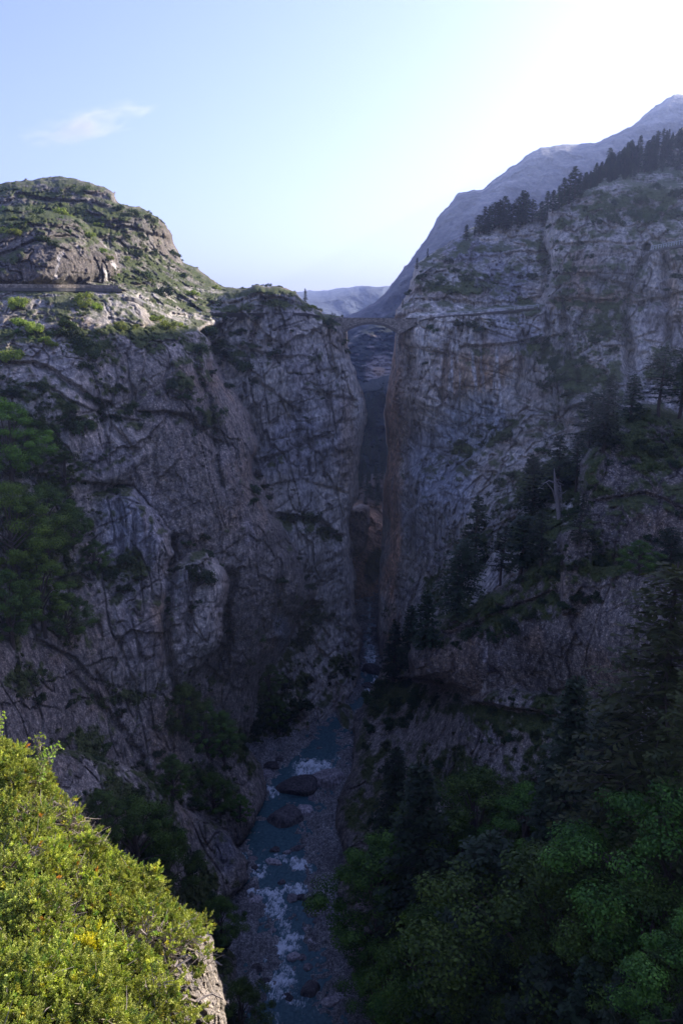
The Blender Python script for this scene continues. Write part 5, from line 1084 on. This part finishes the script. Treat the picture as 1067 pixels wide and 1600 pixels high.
# ------------------------------------------------------------------ sunlit outcrop with junipers in the foreground
OUT = [(-120,1130),(-40,1150),(5,1172),(40,1196),(72,1232),(98,1262),(135,1305),(150,1332),(200,1376),(240,1396),(262,1420),(300,1446),(322,1456),(332,1470),(334,1500),(342,1528),(350,1560),(356,1600),(362,1740),(-120,1740)]
OD = [(-60,1160,11.5),(20,1185,11),(130,1310,10.2),(240,1400,9.6),(320,1460,9.2),(345,1600,7.6),(280,1520,8.0),(150,1450,8.2),(50,1300,9.2),(50,1450,7.4),(0,1600,5.6),(150,1600,6.2),(250,1600,7.0),(-60,1400,7.8)]
so_ = sdf(OUT); bo_ = tps(OD)
stp = 1.4; us = np.arange(-60, 380, stp); vs = np.arange(1125, 1700, stp); Ug, Vg = np.meshgrid(us, vs)
n3 = np.stack([Ug/22, Vg/22, 0*Ug], -1); wu = fbm(n3, 5, 501, .65)*9; wv = fbm(n3, 5, 507, .65)*8
S = look(so_, Ug+wu, Vg+wv); D = look(bo_, Ug, Vg); t = np.clip(1+S/40, 0, 1); D = D+1.6*(1-np.sqrt(np.maximum(1-t*t, 0)))+np.maximum(S, 0)*.25
gy, gx = np.gradient(S, stp); gl = np.hypot(gx, gy)+1e-6; out = np.maximum(S, 0); Uw = Ug-gx/gl*out*.92; Vw = Vg-gy/gl*out*.92
B = P3(Uw, Vw, D); f1, e1 = facets(B/.55, 511); f2, e2 = facets(B/.16, 521); f3, e3 = facets(B/.07, 531)
D = D+(f1*.22+f2*.10+f3*.05+fbm(B/.1, 4, 541, .65)*.06+fbm(B/.9, 3, 545)*.25)*(.25+.75*sstep(3, -14, S))
P = P3(Uw, Vw, D); ny, nx = Ug.shape; idx = np.arange(ny*nx).reshape(ny, nx); ok = S < 14
good = ok[:-1, :-1]&ok[1:, :-1]&ok[1:, 1:]&ok[:-1, 1:]; F = np.stack([idx[:-1, :-1], idx[1:, :-1], idx[1:, 1:], idx[:-1, 1:]], -1)[good]
usd = np.zeros(ny*nx, bool); usd[F.ravel()] = True; rm = np.cumsum(usd)-1
rocky = sstep(-14, 6, Ug-np.interp(Vg, [1440, 1470, 1500, 1550, 1600], [312, 290, 266, 252, 258]))
C = np.array([.42, .36, .30])*rocky[..., None]+np.array([.10, .075, .05])*(1-rocky[..., None]); C = C*(1+.35*f2[..., None]+.3*fbm(B/.4, 4, 551)[..., None])
me = raw_mesh('outcrop_rock', P.reshape(-1, 3)[usd], rm[F]); cattr(me, 'Col', np.clip(C, .02, .8).reshape(-1, 3)[usd]); mk = np.stack([rocky*.8, 0*rocky, 0*rocky], -1); cattr(me, 'mask', mk.reshape(-1, 3)[usd])
link('outcrop_terrain', me, M_near, kind='structure')
def surfO(u, v):
    return P[int(np.clip((v-1125)/stp, 0, ny-1)), int(np.clip((u+60)/stp, 0, nx-1))]
M_jun = leaf_material('juniper scales', [(0.17, 0.20, 0.04), (0.46, 0.49, 0.11), (0.74, 0.72, 0.26)], 6.0, 0.4, 0.55, attr=True, vary=0.15)
M_twig = plain('grey juniper twigs', (0.33, 0.27, 0.22), 0.85, 20, 0.4, 0.2)
def sprig(seed):
    r = np.random.default_rng(seed); mb = MB(); L = 1.0
    n = 13
    for k in range(n+1):
        t = k/n; base_ = np.array([math.sin(t*2+seed)*.08, math.cos(t*2+seed)*.08-.08, t*L*.85])
        a = k*2.4+r.uniform(-.5, .5); ln = r.uniform(.30, .5)*(1-.35*t); up = r.uniform(.2, .9)
        if k == n: d = np.array([0, 0, 1.0]); ln = .3
        else: d = unit(np.array([math.cos(a), math.sin(a), up]))
        p1 = base_+d*ln*.5+np.array([0, 0, .02]); p2 = base_+d*ln+np.array([0, 0, .09])
        tube(mb, [base_, p1, p2], [.05, .085, .03], 3)
    return np.concatenate(mb.v), np.concatenate(mb.f[4])
SPR = [sprig(k) for k in range(8)]
JUN = [ # seed points and labels of the separate junipers
 ((15,1190),'sunlit juniper forming the topmost tip at the left picture edge'),((70,1290),'juniper below the topmost tip, with grey bare twigs at its rim'),((130,1330),'juniper jutting out at the outer rim with a dark gap below'),
 ((30,1420),'juniper mass at the left edge with orange and red tips'),((190,1400),'juniper along the rim above the dark twiggy hollow'),((140,1500),'juniper in the middle of the sunlit slope with a yellow tuft'),
 ((250,1500),'thin twiggy juniper creeping over the pale rock corner'),((40,1560),'juniper filling the bottom left corner of the picture'),((200,1580),'juniper at the bottom edge beside the pale rock corner')]
jp = np.array([j[0] for j in JUN], float); buf = [MB() for _ in JUN]; tw = [MB() for _ in JUN]
sv = Vector(SDIR)
cand = []
for k in range(9000):
    u = rng.uniform(-30, 330); v = rng.uniform(1150, 1640); s = float(look(so_, np.array(u), np.array(v)))
    if s > 2: continue
    rk = float(u-np.interp(v, [1440, 1470, 1500, 1550, 1600], [312, 290, 266, 252, 258]))
    if rk > 0 and rng.random() > (.035 if rk > 25 else .12): continue
    Pp = surfO(u, v)
    if any((abs(Pp[0]-c[0][0])+abs(Pp[1]-c[0][1])+abs(Pp[2]-c[0][2])) < .17 for c in cand[-900:]): continue
    cand.append((Pp, u, v, rk))
TWA = [(95,1285,45,25),(130,1320,40,22),(215,1475,60,30),(270,1500,35,40),(45,1285,20,20),(30,1345,30,25),(110,1440,35,25),(240,1560,40,20)]
for (Pp, u, v, rk) in cand:
    j = int(np.argmin(((jp-[u, v])**2).sum(1)))
    dens = float(vnoise(np.array([[Pp[0]/.5, Pp[1]/.5, Pp[2]/.5]]), 601)[0])
    tz = max([0]+[1-math.hypot((u-a)/c, (v-b_)/d) for a, b_, c, d in TWA])
    nrm = unit(np.array([.35, -.45, .85])+rng.normal(0, .25, 3)); R_ = rng.uniform(.10, .17)*(1.25 if dens > 0 else .85)
    cen = Pp+nrm*(rng.uniform(-.03, .1)+max(-.12, dens*.32+.06)+.12*float(vnoise(np.array([[Pp[0]/.22, Pp[1]/.22, Pp[2]/.22]]), 605)[0])); tb = rng.uniform(.72, 1.2)
    ns = int(rng.uniform(22, 34)*(1-.85*min(1, tz*1.7))*(.3 if dens < -.3 else 1)*(0.5 if rk > 0 else 1))
    for q in range(ns):
        d = unit(nrm*.8+rng.normal(0, .7, 3)); st = cen+d*R_*rng.uniform(.45, 1.0)
        Vv, Ff = SPR[int(rng.integers(8))]; ax = unit(d*.9+np.array([0.1, -.1, .35])+rng.normal(0, .2, 3)); s1 = unit(np.cross(ax, rng.normal(0, 1, 3))); s2 = np.cross(ax, s1); sc = rng.uniform(.055, .10)
        w = (Vv[:, :1]*s1+Vv[:, 1:2]*s2+Vv[:, 2:3]*ax)*sc+st
        x = rng.random(); br_ = rng.uniform(.8, 1.2)*tb
        orange = math.hypot((u-135)/16, (v-1500)/14) < 1
        cc_ = (1.1, .95, .4) if orange else ((1.3, .7, .4) if x < .002 else ((1.1, .95, .6) if x < .05 else ((.55, .7, .6) if x < .22 else (1, 1, 1))))
        buf[j].add(w, Ff, np.array(cc_)*br_)
    for q in range(int(rng.uniform(2, 6)+18*min(1, max(0, tz*1.5)))):
        d = unit(nrm*.6+rng.normal(0, .7, 3)); a0 = cen-nrm*.08+rng.normal(0, .05, 3); L_ = rng.uniform(.10, .24); k1 = rng.normal(0, .04, 3)
        tube(tw[j], [a0, a0+d*L_*.5+k1, a0+d*L_+k1*1.5], [.006, .004, .002], 3)
for k in range(9):  # thicker grey branches
    u = rng.uniform(200, 300); v = rng.uniform(1440, 1560); a0 = surfO(u, v)+np.array([0, -.15, .05]); pts = [a0]
    for q in range(5): pts.append(pts[-1]+rng.normal(0, .08, 3)+[.03, 0, .03])
    tube(tw[6], pts, np.linspace(.022, .008, 6), 5)
for j, (sp, lab) in enumerate(JUN):
    c = surfO(*sp); t = thing('juniper', c, lab, 'juniper', 'junipers on the sunlit outcrop')
    for nm, b_, mt in (('foliage', buf[j], M_jun), ('twigs', tw[j], M_twig)):
        if not b_.v: continue
        b_.v = [x-c for x in b_.v]; o = link(nm, b_.mesh(nm, False, True), mt, t)
# leafy twig reaching out at the top of the junipers, and a leafy tip at the left edge
M_leaf = leaf_material('pale leaves', [(0.20, 0.30, 0.06), (0.34, 0.44, 0.10), (0.50, 0.58, 0.2)], 8, .45)
def leafy(label, pts, n):
    a0 = P3(pts[0][0], pts[0][1], pts[0][2]); t = thing('leafy_twig', a0, label, 'twig'); st = MB(); lf = MB()
    Q = np.array([P3(*p)-a0 for p in pts]); tube(st, Q, np.linspace(.012, .004, len(Q)), 4)
    for k in range(n):
        f = rng.uniform(.15, 1)*(len(Q)-1); i = min(int(f), len(Q)-2); c = Q[i]+(Q[i+1]-Q[i])*(f-i); d = unit(rng.normal(0, 1, 3)); e = c+d*rng.uniform(.03, .12)
        tube(st, [c, e], [.003, .002], 3); m_ = 5
        dr = unit(d+rng.normal(0, .7, (m_, 3))); quads(lf, np.tile(e, (m_, 1)), dr, np.full(m_, .034), np.full(m_, .014), unit(np.cross(dr, rng.normal(0, 1, (m_, 3)))))
    link('stem', st.mesh('stem'), M_twig, t); link('leaves', lf.mesh('leaves', False), M_leaf, t)
leafy('leafy twig reaching out to the right above the juniper tip', [(52,1235,10.6),(62,1205,10.4),(66,1185,10.3),(60,1160,10.2),(58,1152,10.2)], 60)
leafy('low arching leafy twig with pale leaves beside the juniper tip', [(55,1230,10.5),(66,1200,10.4),(76,1182,10.3),(92,1168,10.2)], 70)
leafy('bright leafy tip poking in at the left picture edge', [(-18,1165,9.8),(-8,1140,9.8),(-2,1128,9.8),(1,1118,9.8)], 60)

# ------------------------------------------------------------------ thin cloud and air
def volbox(name, c, s, fn, **props):
    import bmesh
    bm = bmesh.new(); fn(bm); me = bpy.data.meshes.new(name); bm.to_mesh(me); bm.free()
    o = link(name, me, None, **props); o.location = c; o.scale = s; return o
import bmesh
c = P3(130, 196, 17500); o = volbox('cloud', c, (1750, 1100, 210), lambda bm: bmesh.ops.create_icosphere(bm, subdivisions=3, radius=1.0), label='thin white wisp of cloud in the blue sky over the left cliff', category='cloud')
o.rotation_euler = (0, -R(14), 0)
m = bpy.data.materials.new('cloud wisp'); m.use_nodes = True; n = m.node_tree; n.nodes.clear(); mo = nd(n, 'ShaderNodeOutputMaterial'); pv_ = nd(n, 'ShaderNodeVolumePrincipled')
tc = nd(n, 'ShaderNodeTexCoord'); mp = nd(n, 'ShaderNodeMapping'); mp.inputs['Scale'].default_value = (1.2, .6, 2.4); mp.inputs['Rotation'].default_value = (0, .35, 0); n.links.new(tc.outputs['Object'], mp.inputs[0])
no = nd(n, 'ShaderNodeTexNoise', Scale=1.8, Detail=7.0, Roughness=.62, Distortion=.6); n.links.new(mp.outputs[0], no.inputs['Vector'])
ln = nd(n, 'ShaderNodeVectorMath', operation='LENGTH'); n.links.new(tc.outputs['Object'], ln.inputs[0])
den = mth(n, 'MULTIPLY', mth(n, 'MAXIMUM', mth(n, 'SUBTRACT', no.outputs[0], mth(n, 'ADD', mth(n, 'MULTIPLY', ln.outputs['Value'], .30), .33)), 0.0), CLOUD_D)
n.links.new(den, pv_.inputs['Density']); pv_.inputs['Anisotropy'].default_value = .3; pv_.inputs['Color'].default_value = (1, 1, 1, 1); n.links.new(pv_.outputs[0], mo.inputs['Volume']); o.data.materials.append(m)
m = bpy.data.materials.new('haze air'); m.use_nodes = True; n = m.node_tree; n.nodes.clear(); mo = nd(n, 'ShaderNodeOutputMaterial'); pv_ = nd(n, 'ShaderNodeVolumePrincipled')
pv_.inputs['Density'].default_value = HAZE_D; pv_.inputs['Color'].default_value = HAZE_C; pv_.inputs['Anisotropy'].default_value = .55; n.links.new(pv_.outputs[0], mo.inputs['Volume'])
o = volbox('haze', (0, 2500, 440), (15000, 12000, 1260), lambda bm: bmesh.ops.create_cube(bm, size=1.0), kind='stuff', label='pale blue air over the gorge'); o.scale = (16000, 12000, 710); o.location = (0, 3000, 191)
o.data.materials.append(m)
